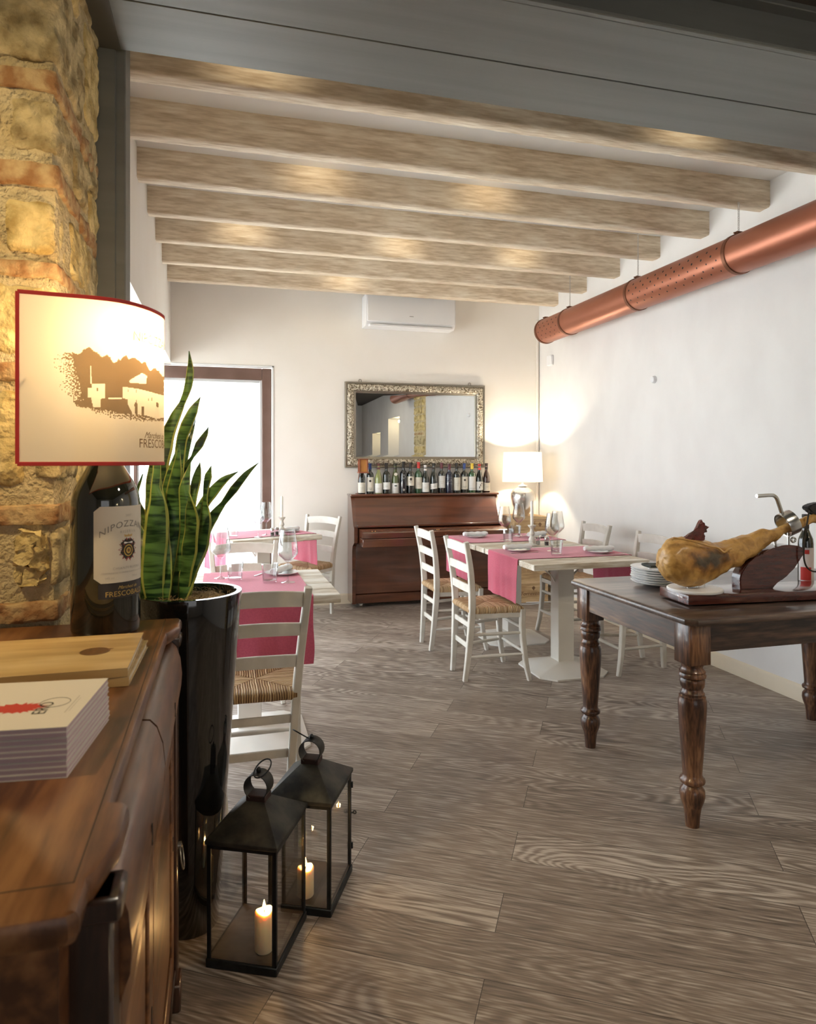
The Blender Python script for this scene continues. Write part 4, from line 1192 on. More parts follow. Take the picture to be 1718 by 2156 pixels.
# mirror
mr = thing('wall_mirror', 'wide rectangular mirror in a carved silver frame hanging above the piano', 'mirror', (1.925, 6.68, 1.352))
X0, X1, Z0, Z1 = 1.184, 2.665, 1.350, 2.205; yf = 6.70
bm = NB()
prof = [(0, 0), (0, .022), (.006, .030), (.018, .030), (.022, .026), (.034, .036), (.060, .040), (.086, .030), (.092, .022), (.104, .022), (.110, .016), (.110, 0)]
def cornerpath(off):
    return [(X0 + off, Z0 + off), (X1 - off, Z0 + off), (X1 - off, Z1 - off), (X0 + off, Z1 - off)]
rings = []
n_side = 60
for (o_, h_) in prof:
    c = cornerpath(o_); ring = []
    for i in range(4):
        a, b = c[i], c[(i + 1) % 4]
        for k in range(n_side):
            t = k / n_side
            x = a[0] + (b[0] - a[0]) * t; z = a[1] + (b[1] - a[1]) * t
            hh = h_
            if .03 < o_ < .088:
                s_ = (i * 7 + t * ((X1 - X0) if i % 2 == 0 else (Z1 - Z0))) 
                hh += .006 * math.sin(s_ * 95 + o_ * 120) + .004 * noise.noise(Vector((x * 40, z * 40, o_ * 90)))
            ring.append(bm.verts.new((x, yf - hh, z)))
    rings.append(ring)
N4 = len(rings[0])
for q, (a, b) in enumerate(zip(rings, rings[1:])):
    for k in range(N4):
        j = (k + 1) % N4; addf(bm, (a[k], a[j], b[j], b[k]), 0 if 4 <= q <= 6 else 1)
obj('carved_frame', bm, [M['frame_silver'], M['frame_edge']], mr, world=True, smooth=50)
bm = NB()
a = cornerpath(.108); b = cornerpath(.130)
va = [bm.verts.new((x, yf - .010, z)) for x, z in a]; vb = [bm.verts.new((x, yf - .0107, z)) for x, z in b]
addf(bm, vb)
for i in range(4): addf(bm, (va[i], va[(i + 1) % 4], vb[(i + 1) % 4], vb[i]))
vc = [bm.verts.new((x, yf - .004, z)) for x, z in a]
addf(bm, list(reversed(vc)))
for i in range(4): addf(bm, (vc[i], vc[(i + 1) % 4], va[(i + 1) % 4], va[i]))
obj('bevelled_glass', bm, M['mirror'], mr, world=True, smooth=2)
bm = NB()
for x in (1.34, 2.50): torus(bm, (x, 6.695, Z1 + .012), .014, .003, (0, 1, 0), 16, 6)
obj('hanging_ring', bm, M['frame_edge'], mr, world=True)

# ================================================================ crates and table lamp in the corner
def crate(label, x0, x1, y0, y1, z0, z1, seed, marks):
    t = thing('wine_crate', label, 'wine crate', ((x0 + x1) / 2, (y0 + y1) / 2, z0), 0, 'stacked wooden wine crates')
    bm = NB(); e = .010
    box(bm, x0, x1, y0, y0 + e, z0, z1 - .008, .001); box(bm, x0, x1, y1 - e, y1, z0, z1 - .008, .001)
    box(bm, x0, x0 + e, y0 + e, y1 - e, z0, z1 - .008, .001); box(bm, x1 - e, x1, y0 + e, y1 - e, z0, z1 - .008, .001)
    box(bm, x0 + e, x1 - e, y0 + e, y1 - e, z0, z0 + .008)
    obj('crate_body', bm, M['crate'], t, world=True)
    bm = NB(); box(bm, x0, x1, y0, y1, z1 - .0075, z1 - .0005, .001); obj('lid', bm, M['crate'], t, world=True)
    if marks:
        bm = NB(); f = lambda cx, cz, s=1: (lambda u, v: Vector((cx + u, y0 - .0008, cz + v)))
        for (s, cx, cz, sz, sh) in marks:
            if s == '#tree':
                for k in range(5):
                    w_ = .018 * math.sin(PI * (k + 1) / 6); box(bm, cx - w_, cx + w_, y0 - .0012, y0 - .0006, cz + k * .007, cz + k * .007 + .006)
                box(bm, cx - .003, cx + .003, y0 - .0012, y0 - .0006, cz - .008, cz)
            elif s == '#frame':
                w_, h_ = sz
                for (a, b, c, d) in ((cx - w_, cx + w_, cz - h_, cz - h_ + .005), (cx - w_, cx + w_, cz + h_ - .005, cz + h_), (cx - w_, cx - w_ + .005, cz - h_, cz + h_), (cx + w_ - .005, cx + w_, cz - h_, cz + h_)):
                    box(bm, a, b, y0 - .0012, y0 - .0006, c, d)
            else: text(bm, s, f(cx, cz), sz, shear=sh)
        obj('branding', bm, M['brownink'], t, world=True)
CX0, CX1, CY0, CY1 = 2.80, 3.19, 6.28, 6.66
crate('wooden wine crate on the floor, bottom of the corner stack, with script branding', CX0, CX1, CY0, CY1, 0, .186, 1, [('Torrevento', 3.01, .07, .055, .35), ('#tree', 3.03, .125, 0, 0)])
crate('wooden wine crate second from the bottom of the corner stack, printed capitals', CX0 + .01, CX1 + .005, CY0 + .005, CY1, .1862, .371, 2, [('TORREVI', 3.03, .30, .035, 0)])
crate('plain wooden wine crate in the middle of the corner stack', CX0 - .005, CX1 - .005, CY0, CY1, .3712, .526, 3, None)
crate('wooden wine crate just under the topmost crate of the corner stack', CX0 + .005, CX1, CY0 + .004, CY1, .5262, .681, 4, [('RISERVA', 3.02, .60, .03, 0)])
crate('topmost wooden wine crate with framed branding, carrying the silver lamp', CX0 + .01, CX1 - .008, CY0 - .03, CY1 - .01, .6812, .860, 5, [('#frame', 3.085, .77, (.075, .062), 0), ('#frame', 3.085, .77, (.06, .048), 0), ('#tree', 3.085, .765, 0, 0)])

lx, ly = 2.965, 6.40
tl = thing('table_lamp', 'lit table lamp with white drum shade and silver urn base on the crates', 'lamp', (lx, ly, .8605))
bm = NB(); lathe(bm, [(0, 0), (.055, 0), (.058, .010), (.070, .03), (.105, .11), (.122, .18), (.120, .225), (.100, .262), (.060, .285), (.032, .295), (.030, .30)], c=(lx, ly, .8605), seg=48, close=False); obj('urn_base', bm, M['silver'], tl, world=True)
bm = NB(); lathe(bm, [(.034, .296), (.045, .298), (.045, .306), (.020, .315), (.010, .33), (.010, .40), (0, .40)], c=(lx, ly, .8605), seg=32, close=False); obj('neck', bm, M['white'], tl, world=True)
shade_m = translucent('lamp_shade_white', (.97, .96, .93), .8)
bm = NB(); lathe(bm, [(.205, 1.205), (.192, 1.508)], c=(lx, ly, 0), seg=64, close=False); lathe(bm, [(.203, 1.206), (.190, 1.507)], c=(lx, ly, 0), seg=64, close=False); obj('lamp_shade', bm, shade_m, tl, world=True)
bm = NB(); lathe(bm, [(0, 0), (.014, .005), (.030, .05), (.028, .07), (0, .09)], c=(lx, ly, 1.265), seg=20, close=False); obj('bulb', bm, emit('warm_bulb', (1, .78, .48), 30), tl, world=True)
light('table_lamp_glow', 'POINT', (lx, ly, 1.39), 27, (1.0, .85, .64), size=.03)
bm = NB(); tube(bm, catmull([(2.75, 6.30, .006), (2.85, 6.20, .006), (3.0, 6.17, .006), (3.12, 6.22, .006), (3.05, 6.245, .006), (2.92, 6.22, .014), (3.1, 6.19, .014), (3.24, 6.24, .006), (3.26, 6.5, .006)], 6), .004, 6)
single('power_cable', bm, M['whitecord'] if 'whitecord' in M else M['white'], 'thin white cable lying on the floor before the wine crates', 'cable')
# ================================================================ ham table on the right
TT = .82
ht = thing('cold_cuts_table', 'old dark wooden table with turned legs on the right, carrying the ham stand', 'table', (2.43, 2.66, 0))
bm = NB()
x0, x1, y0, y1 = 1.70, 3.20, 2.19, 3.13; c = .035
poly = [(x0 + c, y0), (x1 - c, y0), (x1, y0 + c), (x1, y1 - c), (x1 - c, y1), (x0 + c, y1), (x0, y1 - c), (x0, y0 + c)]
def inset(d_): return [(min(max(px, x0 + d_ if px < x0 + .01 else x0), x1 - d_ if px > x1 - .01 else x1), min(max(py, y0 + d_ if py < y0 + .01 else y0), y1 - d_ if py > y1 - .01 else y1)) for px, py in poly]
loft(bm, [[Vector((px, py, z)) for px, py in inset(d_)] for d_, z in ((.012, TT - .028), (.004, TT - .026), (0, TT - .020), (0, TT - .008), (.004, TT - .002), (.010, TT))])
obj('table_board', bm, M['oldtop'], ht, world=True)
legs = [(1.77, 2.27), (1.77, 3.03), (3.13, 3.03), (3.13, 2.27)]
prof = [(0, 0), (.026, 0), (.0275, .02), (.029, .045), (.034, .075), (.043, .10), (.0475, .122), (.046, .142), (.038, .155), (.033, .162), (.035, .167), (.046, .172), (.048, .180), (.046, .187), (.038, .193), (.036, .205),
        (.040, .26), (.0455, .34), (.051, .42), (.0535, .470), (.053, .492), (.049, .500), (.050, .507), (.044, .512), (.046, .520), (.040, .528), (.038, .536), (.044, .545), (.047, .560), (.047, .572), (.042, .578), (.051, .582), (.0525, .591), (.048, .598), (.050, .605), (.044, .612), (.040, .622), (.043, .630), (.043, .638)]
for (lx_, ly_) in legs:
    bm = NB()
    lathe(bm, prof, c=(lx_, ly_, 0), seg=40, close=False)
    box(bm, lx_ - .048, lx_ + .048, ly_ - .048, ly_ + .048, .634, TT - .026, .003)
    obj('leg', bm, M['oldleg'], ht, world=True, smooth=45)
bm = NB(); box(bm, 1.818, 3.082, 2.232, 2.256, .682, TT - .026, .002); obj('apron', bm, M['oldwood'], ht, world=True)
bm = NB(); box(bm, 1.818, 3.082, 3.044, 3.068, .682, TT - .026, .002); obj('apron', bm, M['oldwood'], ht, world=True)
aw = woodmat('old_oak_across', (0.030, 0.016, 0.010), (0.085, 0.045, 0.027), (0.19, 0.105, 0.06), 'Y', 5, rough=0.38, coat=0.25, bump=0.2)
for xx in (1.732, 3.144):
    bm = NB(); box(bm, xx, xx + .024, 2.318, 2.982, .682, TT - .026, .002); obj('apron', bm, aw, ht, world=True)

# ham stand, in its own axes: u along the board, v across it, z up
A5 = R(-4.5); HO = Vector((1.849, 2.396, TT))
hu = Vector((math.cos(A5), math.sin(A5), 0)); hv = Vector((-math.sin(A5), math.cos(A5), 0))
def H(u, v, z): return HO + hu * u + hv * v + Vector((0, 0, z))
def hpix(cx, cy, v=.10):
    "place a point measured on the ham crop on the vertical plane v across the board -> (u, z)"
    px, py = 1360 + cx * .2084, 1030 + cy * .2084
    q0 = at(px, py, 1.0) - Vector((0, 0, CAM_Z)); o = Vector((0, 0, CAM_Z))
    pl = H(0, v, 0); t = (pl - o).dot(hv) / q0.dot(hv)
    p = o + q0 * t - HO
    return p.dot(hu), p.z
st = thing('ham_stand', 'varnished mahogany ham stand with steel ring clamp on the dark table', 'ham stand', tuple(HO))
MH = Matrix.Translation(HO) @ Matrix.Rotation(A5, 4, 'Z')
bm = NB(); box(bm, 0, 1.02, 0, .215, .006, .046, .004, M=MH, seg=2)
obj('board', bm, M['mahog'], st, world=True)
bm = NB()
for (u, v) in ((.04, .04), (.98, .04), (.04, .175), (.98, .175)): lathe(bm, [(0, 0), (.012, 0), (.012, .0065), (0, .0065)], seg=12, M=MH @ Matrix.Translation((u, v, 0)), close=False)
obj('rubber_foot', bm, M['ink'], st, world=True)
u_, z_ = hpix(500, 1010)
PU = u_
bm = NB(); lathe(bm, [(0, .0462), (.112, .0462), (.1135, .049), (.1135, .055), (.110, .058), (0, .058)], seg=48, M=MH @ Matrix.Translation((u_, .105, 0)), close=False)
obj('drip_plate', bm, M['white'], st, world=True)
bm = NB()
for k in range(5): lathe(bm, [(0, 0), (.0028, 0), (.0022, .02), (0, .045)], c=(0, 0, 0), seg=8, M=MH @ Matrix.Translation((u_ - .04 + .02 * k, .095 + .012 * (k % 2), .057)), close=False)
obj('spikes', bm, M['chrome'], st, world=True)
bp = [(955, 975), (952, 900), (965, 850), (1000, 790), (1040, 745), (1100, 695), (1150, 660), (1170, 668), (1190, 648), (1240, 615), (1300, 590), (1370, 570), (1450, 562), (1540, 572), (1615, 600), (1590, 660), (1560, 720), (1500, 800), (1430, 880), (1385, 915), (1320, 940), (1290, 1000)]
bp = [(hpix(x, y, .075)) for x, y in bp]
bp = [(u, max(z, .0462)) for u, z in bp]; bp[0] = (bp[0][0], .0462); bp[-1] = (bp[-1][0], .0462)
bm = NB(); prism(bm, bp, lambda u, v: H(u, .075, v), lambda u, v: H(u, .135, v))
bmesh.ops.bevel(bm, geom=[e for e in bm.edges if len(e.link_faces) == 2 and any(len(f.verts) > 6 for f in e.link_faces)], offset=.004, segments=2, affect='EDGES')
obj('support_block', bm, M['mahog'], st, world=True, smooth=45)
# ring clamp round the shank
rc_u, rc_z = hpix(1435, 345, .105)
ax = (hu * math.cos(R(24)) + Vector((0, 0, math.sin(R(24)))) - hv * .10).normalized()
rot = ax.to_track_quat('Z', 'Y').to_matrix().to_4x4()
MR = Matrix.Translation(H(rc_u, .105, rc_z)) @ rot
bm = NB()
lathe(bm, [(.049, -.024), (.053, -.026), (.0545, -.022), (.0545, .024), (.050, .026), (.049, .022), (.049, -.024)], seg=48, M=MR, close=False)
torus_m = None
obj('ring', bm, M['chrome'], st, world=True)
bm = NB()
h1 = [hpix(*p, .105) for p in ((1375, 250), (1350, 195), (1322, 130), (1300, 90), (1270, 66), (1230, 58), (1080, 66))]
tube(bm, catmull([H(u, .105 - i * .004, z) for i, (u, z) in enumerate(h1)], 5), .0082, 14)
obj('clamp_handle', bm, M['chrome'], st, world=True)
bm = NB()
for (xa, ya, xb_, yb_) in ((1306, 610, 1306, 500), (1442, 600, 1440, 440)):
    a = hpix(xa, ya, .105); b = hpix(xb_, yb_, .105); tube(bm, [H(a[0], .105, a[1]), H(b[0], .105, b[1])], .0055, 12)
a = hpix(1480, 510, .105)
torus(bm, H(a[0], .10, a[1]), .010, .0045, tuple(hv), 20, 8)
obj('clamp_post', bm, M['chrome'], st, world=True)
# cured ham
def hammat():
    m, nt, N, L, p = newmat('cured_ham_rind')
    p.inputs['Roughness'].default_value = .42; p.inputs['Coat Weight'].default_value = .2; p.inputs['Coat Roughness'].default_value = .2
    tc = N.new('ShaderNodeTexCoord')
    def nz(sc, det, dist=0):
        n = N.new('ShaderNodeTexNoise'); n.inputs['Scale'].default_value = sc; n.inputs['Detail'].default_value = det; n.inputs['Distortion'].default_value = dist
        L.new(tc.outputs['Object'], n.inputs['Vector']); return n
    a, b = nz(9, 6, .8), nz(30, 7, .5)
    # a darker mouldy rind patch on the flank, yellow fat towards the butt end and underneath
    mp = N.new('ShaderNodeMapping'); mp.inputs['Location'].default_value = (-.035, .10, -.085); mp.inputs['Scale'].default_value = (6.5, 3, 13)
    L.new(tc.outputs['Object'], mp.inputs['Vector'])
    ln = N.new('ShaderNodeVectorMath'); ln.operation = 'LENGTH'
    gr = N.new('ShaderNodeMapping'); gr.inputs['Scale'].default_value = (9, 0, 16); gr.inputs['Location'].default_value = (-.25, 0, -1.95)
    L.new(tc.outputs['Object'], gr.inputs['Vector']); L.new(gr.outputs[0], ln.inputs[0])
    ma = N.new('ShaderNodeMath'); ma.operation = 'MULTIPLY_ADD'; ma.inputs[1].default_value = 2.6; L.new(a.outputs['Fac'], ma.inputs[0]); L.new(ln.outputs['Value'], ma.inputs[2])
    r = N.new('ShaderNodeValToRGB'); e = r.color_ramp.elements
    L.new(ma.outputs[0], r.inputs['Fac'])
    sc = N.new('ShaderNodeMath'); sc.operation = 'MULTIPLY'; sc.inputs[1].default_value = .42; L.new(ma.outputs[0], sc.inputs[0]); L.new(sc.outputs[0], r.inputs['Fac'])
    e[0].position = .66; e[0].color = (.10, .075, .045, 1); e[1].position = 1.0; e[1].color = (.56, .32, .09, 1)
    k = e.new(.76); k.color = (.26, .13, .045, 1); k2 = e.new(.87); k2.color = (.50, .25, .06, 1)
    mx = N.new('ShaderNodeMix'); mx.data_type = 'RGBA'; mx.blend_type = 'MULTIPLY'; mx.inputs['Factor'].default_value = .55
    r2 = N.new('ShaderNodeValToRGB'); r2.color_ramp.elements[0].position = .38; r2.color_ramp.elements[0].color = (.42, .34, .26, 1); r2.color_ramp.elements[1].position = .58; r2.color_ramp.elements[1].color = (1, 1, 1, 1)
    L.new(b.outputs['Fac'], r2.inputs['Fac']); L.new(r.outputs['Color'], mx.inputs[6]); L.new(r2.outputs['Color'], mx.inputs[7]); L.new(mx.outputs[2], p.inputs['Base Color'])
    bu = N.new('ShaderNodeBump'); bu.inputs['Strength'].default_value = .55; bu.inputs['Distance'].default_value = .007
    L.new(b.outputs['Fac'], bu.inputs['Height']); L.new(bu.outputs[0], p.inputs['Normal'])
    return m
hm = hammat()
fat = mat('yellow_ham_fat', (.60, .36, .10), .38, col2=(.46, .24, .06), scale=10, bump=.4, bscale=24, bdist=.004, coat=.3)
ham = thing('cured_ham', 'whole cured ham leg clamped on the mahogany ham stand', 'ham', tuple(H(PU, .105, .06)))
stn = [(150, 660, 770, .026), (162, 610, 835, .045), (190, 555, 890, .060), (230, 518, 930, .070), (280, 492, 958, .078), (350, 484, 980, .083), (430, 484, 992, .084), (510, 492, 985, .080), (590, 515, 940, .076), (680, 532, 895, .070), (760, 532, 855, .064),
       (850, 512, 815, .058), (950, 478, 762, .052), (1050, 438, 695, .046), (1150, 404, 618, .040), (1250, 394, 548, .034), (1320, 384, 500, .031), (1400, 352, 448, .026), (1480, 312, 420, .024), (1560, 290, 392, .024), (1640, 262, 360, .025), (1718, 240, 345, .026), (1800, 215, 330, .027), (1850, 215, 300, .020)]
rings = []
for (cx, t_, b_, hw) in stn:
    u0, zt = hpix(cx, t_, .105); _, zb = hpix(cx, b_, .105)
    cz, hh = (zt + zb) / 2, (zt - zb) / 2
    ring = []
    for k in range(40):
        a = 2 * PI * k / 40
        e = 1 + .05 * noise.noise(Vector((u0 * 14, math.cos(a) * 2, math.sin(a) * 2))) + .03 * noise.noise(Vector((u0 * 40, math.cos(a) * 5, math.sin(a) * 5 + 3)))
        ca, sa = math.cos(a), math.sin(a)
        # flattened cut face on the viewer's upper side
        ring.append(H(u0 + .010 * noise.noise(Vector((u0 * 20, ca * 3, sa * 3 + 9))), .105 + hw * math.copysign(abs(ca) ** .9, ca) * e, cz + hh * math.copysign(abs(sa) ** .92, sa) * (1 + (e - 1) * .5)))
    rings.append(ring)
# refine along the leg
fine = []
for i in range(len(rings) - 1):
    P0, P1, P2, P3 = rings[max(i - 1, 0)], rings[i], rings[i + 1], rings[min(i + 2, len(rings) - 1)]
    for s_ in range(4):
        t = s_ / 4
        fine.append([0.5 * ((2 * b) + (c_ - a_) * t + (2 * a_ - 5 * b + 4 * c_ - d_) * t * t + (3 * b - a_ - 3 * c_ + d_) * t ** 3) for a_, b, c_, d_ in zip(P0, P1, P2, P3)])
fine.append(rings[-1])
for r_ in fine:
    cen = sum(r_, Vector()) / len(r_)
    for i, p in enumerate(r_):
        dn = noise.noise(p * 22) * .009 + noise.noise(p * 55) * .004 + abs(noise.noise(p * 14 + Vector((5, 5, 5)))) * -.012
        r_[i] = p + (p - cen).normalized() * dn
bm = NB(); loft(bm, fine)
nst = len(fine)
obj('ham_body', bm, hm, ham, world=True, smooth=80)
bm = NB(); red = mat('dark_cured_meat', (.16, .025, .020), .35, col2=(.05, .018, .012), scale=40, bump=.6, bscale=60, bdist=.004, coat=.3)
fp = [(370, 505), (430, 455), (485, 420), (520, 365), (548, 312), (572, 335), (590, 365), (628, 380), (600, 405), (606, 430), (575, 445), (592, 470), (570, 520), (460, 515)]
fp = [hpix(x, y, .09) for x, y in fp]
prism(bm, fp, lambda u, v: H(u, .082, v), lambda u, v: H(u + .004, .104, v))
bmesh.ops.triangulate(bm, faces=bm.faces[:]); bmesh.ops.subdivide_edges(bm, edges=bm.edges[:], cuts=2, use_grid_fill=True)
for v in bm.verts: v.co += noise.noise_vector(v.co * 70) * .005
obj('cut_flap', bm, red, ham, world=True, smooth=0)
bm = NB()
fl = [hpix(*p, .022) for p in ((285, 500), (330, 486), (450, 505), (560, 535), (680, 570), (760, 585), (800, 625), (840, 600), (900, 590))]
tube(bm, catmull([H(u, .036 + .01 * math.sin(i * 1.7), z - .006) for i, (u, z) in enumerate(fl)], 5), [.004 + .0 * i for i in range(8 * 5 + 1)], 8); obj('fat_edge', bm, fat, ham, world=True)
bm = NB()
hf = [(1600, 180), (1650, 150), (1740, 130), (1830, 140), (1880, 200), (1840, 270), (1760, 300), (1690, 240), (1630, 222)]
hf = [hpix(x, y, .105) for x, y in hf]
prism(bm, hf, lambda u, v: H(u, .085, v), lambda u, v: H(u, .130, v)); bmesh.ops.bevel(bm, geom=bm.edges[:], offset=.006, segments=2, affect='EDGES')
obj('black_hoof', bm, mat('black_hoof', (.015, .014, .016), .5, bump=.6, bscale=50), ham, world=True)
bm = NB()
cp = [hpix(*p, .06) for p in ((1640, 215), (1610, 400), (1590, 560), (1588, 700), (1620, 790), (1690, 830), (1760, 800), (1790, 600), (1760, 300))]
tube(bm, catmull([H(u, .055, z) for u, z in cp], 5), .0035, 8)
obj('cord', bm, M['ink'], ham, world=True)

# label bottle behind the stand
def liqueur():
    x, y = 2.712, 2.66
    t = thing('liqueur_bottle', 'dark green bottle with red and white label behind the ham stand', 'bottle', (x, y, TT + .0005))
    pr = [(0, 0), (.032, 0), (.0345, .004), (.0345, .20), (.032, .225), (.022, .25), (.0145, .27), (.0135, .325), (.0155, .328), (.0155, .34), (0, .34)]
    bm = NB(); lathe(bm, pr, c=(x, y, TT + .0005), seg=32, close=False); obj('bottle_glass', bm, gcol['dark'], t, world=True)
    def wrap(name, a0, a1, z0, z1, m, rr=.0352):
        bm = NB(); q = []
        for k in range(15):
            a = R(a0 + (a1 - a0) * k / 14); q.append([bm.verts.new((x + rr * math.cos(a), y + rr * math.sin(a), TT + z)) for z in (z0, z1)])
        for a_, b_ in zip(q, q[1:]): addf(bm, (a_[0], b_[0], b_[1], a_[1]))
        return obj(name, bm, m, t, world=True)
    wrap('paper_label', -190, -60, .025, .185, mat('pink_white_label', (.74, .66, .64), .6))
    wrap('red_print', -172, -95, .030, .092, M['redprint'], .0356); wrap('red_print', -150, -110, .155, .175, M['redprint'], .0356)
    bm = NB(); lathe(bm, [(.0150, .275), (.0150, .325), (.0165, .328), (.0165, .342), (0, .343)], c=(x, y, TT), seg=24, close=False); obj('capsule', bm, caps['black'], t, world=True)
liqueur()

# plates
px_, py_ = 2.045, 2.865
bmP = NB(); lathe(bmP, [(0, 0), (.065, 0), (.070, .003), (.118, .012), (.130, .018), (.131, .0205), (.126, .0205), (.070, .0065), (0, .0055)], seg=56, close=False)
pl = obj('dinner_plate', bmP, M['porc'], None, smooth=50)
ordn = ['bottom plate of the stack', 'second plate from the bottom of the stack', 'third plate from the bottom of the stack', 'fourth plate from the bottom, middle of the stack', 'third plate from the top of the stack', 'second plate from the top of the stack', 'topmost plate of the stack, under the black cloth']
for i in range(7):
    o = pl if i == 0 else pl.copy()
    if i: COL.objects.link(o)
    o.location = (px_ + .002 * math.sin(i * 2), py_ + .002 * math.cos(i * 3), TT + .0006 + i * .0112)
    add_prop(o, 'white dinner plate beside the ham, ' + ordn[i], 'plate', 'stacked white dinner plates')
bm = NB(); zt = TT + .0112 * 6 + .021
rbox(bm, px_ - .075, px_ + .10, py_ - .045, py_ + .035, zt, zt + .014, r=.007, step=.012, amp=.006, freq=14)
single('folded_cloth', bm, mat('black_cloth', (.018, .022, .018), .7, bump=.4, bscale=200, bdist=.001), 'folded black-green cloth lying on top of the plate stack', 'cloth')
bm = NB(); bar(bm, [(px_ - .10, py_ - .062, zt + .004), (px_ + .02, py_ - .06, zt + .004)], .010, .003, (0, 1, 0), .0005, smooth=0); single('table_fork', bm, M['chrome'], 'steel fork handle lying on the top plate of the stack', 'fork')

# ================================================================ sideboard in the left foreground
ZS = 1.0
sb = thing('sideboard', 'antique walnut sideboard in the left foreground, bottle lamp and menus on it', 'sideboard', (-.45, 1.30, 0))
Y0, Y1 = .69, 1.925
bm = NB()   # top, breaks forward at both ends
outl = [(-.80, Y0), (-.136, Y0), (-.128, Y0 + .008), (-.129, Y0 + .062), (-.122, Y0 + .072), (-.112, Y0 + .120), (-.108, Y0 + .132), (-.108, Y0 + .205), (-.112, Y0 + .213), (-.130, Y0 + .218),
        (-.131, Y0 + .25), (-.127, Y1 - .16), (-.120, Y1 - .15), (-.108, Y1 - .11), (-.102, Y1 - .10), (-.100, Y1 - .02), (-.106, Y1), (-.80, Y1)]
def off(o_): return [(x - (o_ if x > -.5 else 0), y + (o_ if y < Y0 + .005 else (-o_ if y > Y1 - .005 else 0))) for x, y in outl]
loft(bm, [[Vector((x, y, z)) for x, y in off(o_)] for o_, z in ((.012, ZS - .034), (.004, ZS - .030), (0, ZS - .022), (0, ZS - .008), (.003, ZS - .002), (.007, ZS))])
top_o = obj('top_board', bm, M['cab'], sb, world=True, smooth=30)
bm = NB(); box(bm, -.1420, -.1405, Y0 + .055, Y1 - .004, ZS - .001, ZS + .0003); box(bm, -.79, -.1405, Y0 + .053, Y0 + .0545, ZS - .001, ZS + .0003)
obj('inlay_line', bm, M['ink'], top_o, world=True)
bm = NB(); box(bm, -.78, -.150, Y0 + .03, Y1 - .03, .07, ZS - .034); box(bm, -.77, -.125, Y0 + .05, Y1 - .05, 0, .08, .004)
obj('carcass', bm, M['cab'], sb, world=True)
for (a, b) in ((Y0 + .075, Y0 + .125), (Y1 - .075, Y1 - .012)):
    bm = NB(); box(bm, -.20, -.108, a, b, 0, ZS - .034, .004); box(bm, -.20, -.100, a - .004, b + .004, 0, .07, .004); box(bm, -.20, -.100, a - .004, b + .004, ZS - .06, ZS - .034, .004)
    obj('corner_post', bm, M['cabdark'], sb, world=True)
# bulging frieze drawers
def pulv(y0, y1):
    bm = NB(); prof = [(-.140, .800), (-.122, .802), (-.108, .815), (-.098, .845), (-.096, .875), (-.100, .915), (-.110, .945), (-.122, .958), (-.140, .960)]
    prism(bm, prof, lambda u, v: Vector((u, y0, v)), lambda u, v: Vector((u, y1, v))); return bm
for (a, b) in ((Y0 + .130, Y0 + .60), (Y0 + .608, Y1 - .083)):
    d_ = obj('drawer', pulv(a, b), M['cab'], sb, world=True, smooth=50)
    bm = NB(); ym = (a + b) / 2; box(bm, -.0968, -.0952, ym - .003, ym + .003, .862, .892, .0005)
    obj('keyhole', bm, M['ink'], d_, world=True)
for z in (.788, .100):
    bm = NB(); box(bm, -.15, -.112, Y0 + .125, Y1 - .075, z, z + .014, .003); obj('moulding', bm, M['cabdark'], sb, world=True)
for (a, b) in ((Y0 + .130, Y0 + .60), (Y0 + .608, Y1 - .082)):
    bm = NB()
    box(bm, -.136, -.116, a, a + .07, .118, .785, .003); box(bm, -.136, -.116, b - .07, b, .118, .785, .003)
    box(bm, -.136, -.116, a + .07, b - .07, .118, .20, .003); box(bm, -.136, -.116, a + .07, b - .07, .705, .785, .003)
    box(bm, -.136, -.127, a + .06, b - .06, .19, .715)
    loft(bm, [[Vector((x, y, z)) for y, z in ((a + .07 + q, .20 + q), (b - .07 - q, .20 + q), (b - .07 - q, .705 - q), (a + .07 + q, .705 - q))] for x, q in ((-.127, .006), (-.119, .035), (-.119, .040))])
    d_ = obj('door', bm, M['cab'], sb, world=True)
    bm = NB(); ym = b - .035
    box(bm, -.1165, -.1145, ym - .004, ym + .004, .44, .475, .001); obj('keyhole', bm, M['ink'], d_, world=True)
bm = NB(); torus(bm, (-.098, Y1 - .045, .385), .030, .0025, (1, 0, .15), 24, 6); lathe(bm, [(0, 0), (.009, 0), (.009, .008), (0, .01)], seg=14, M=Matrix.Translation((-.108, Y1 - .045, .415)) @ Matrix.Rotation(R(90), 4, 'Y'), close=False)
obj('ring_pull', bm, M['frame_edge'], sb, world=True)
bm = NB(); box(bm, -.74, -.215, Y0 + .024, Y0 + .034, .12, .90, .003); obj('side_panel', bm, M['cab'], sb, world=True)

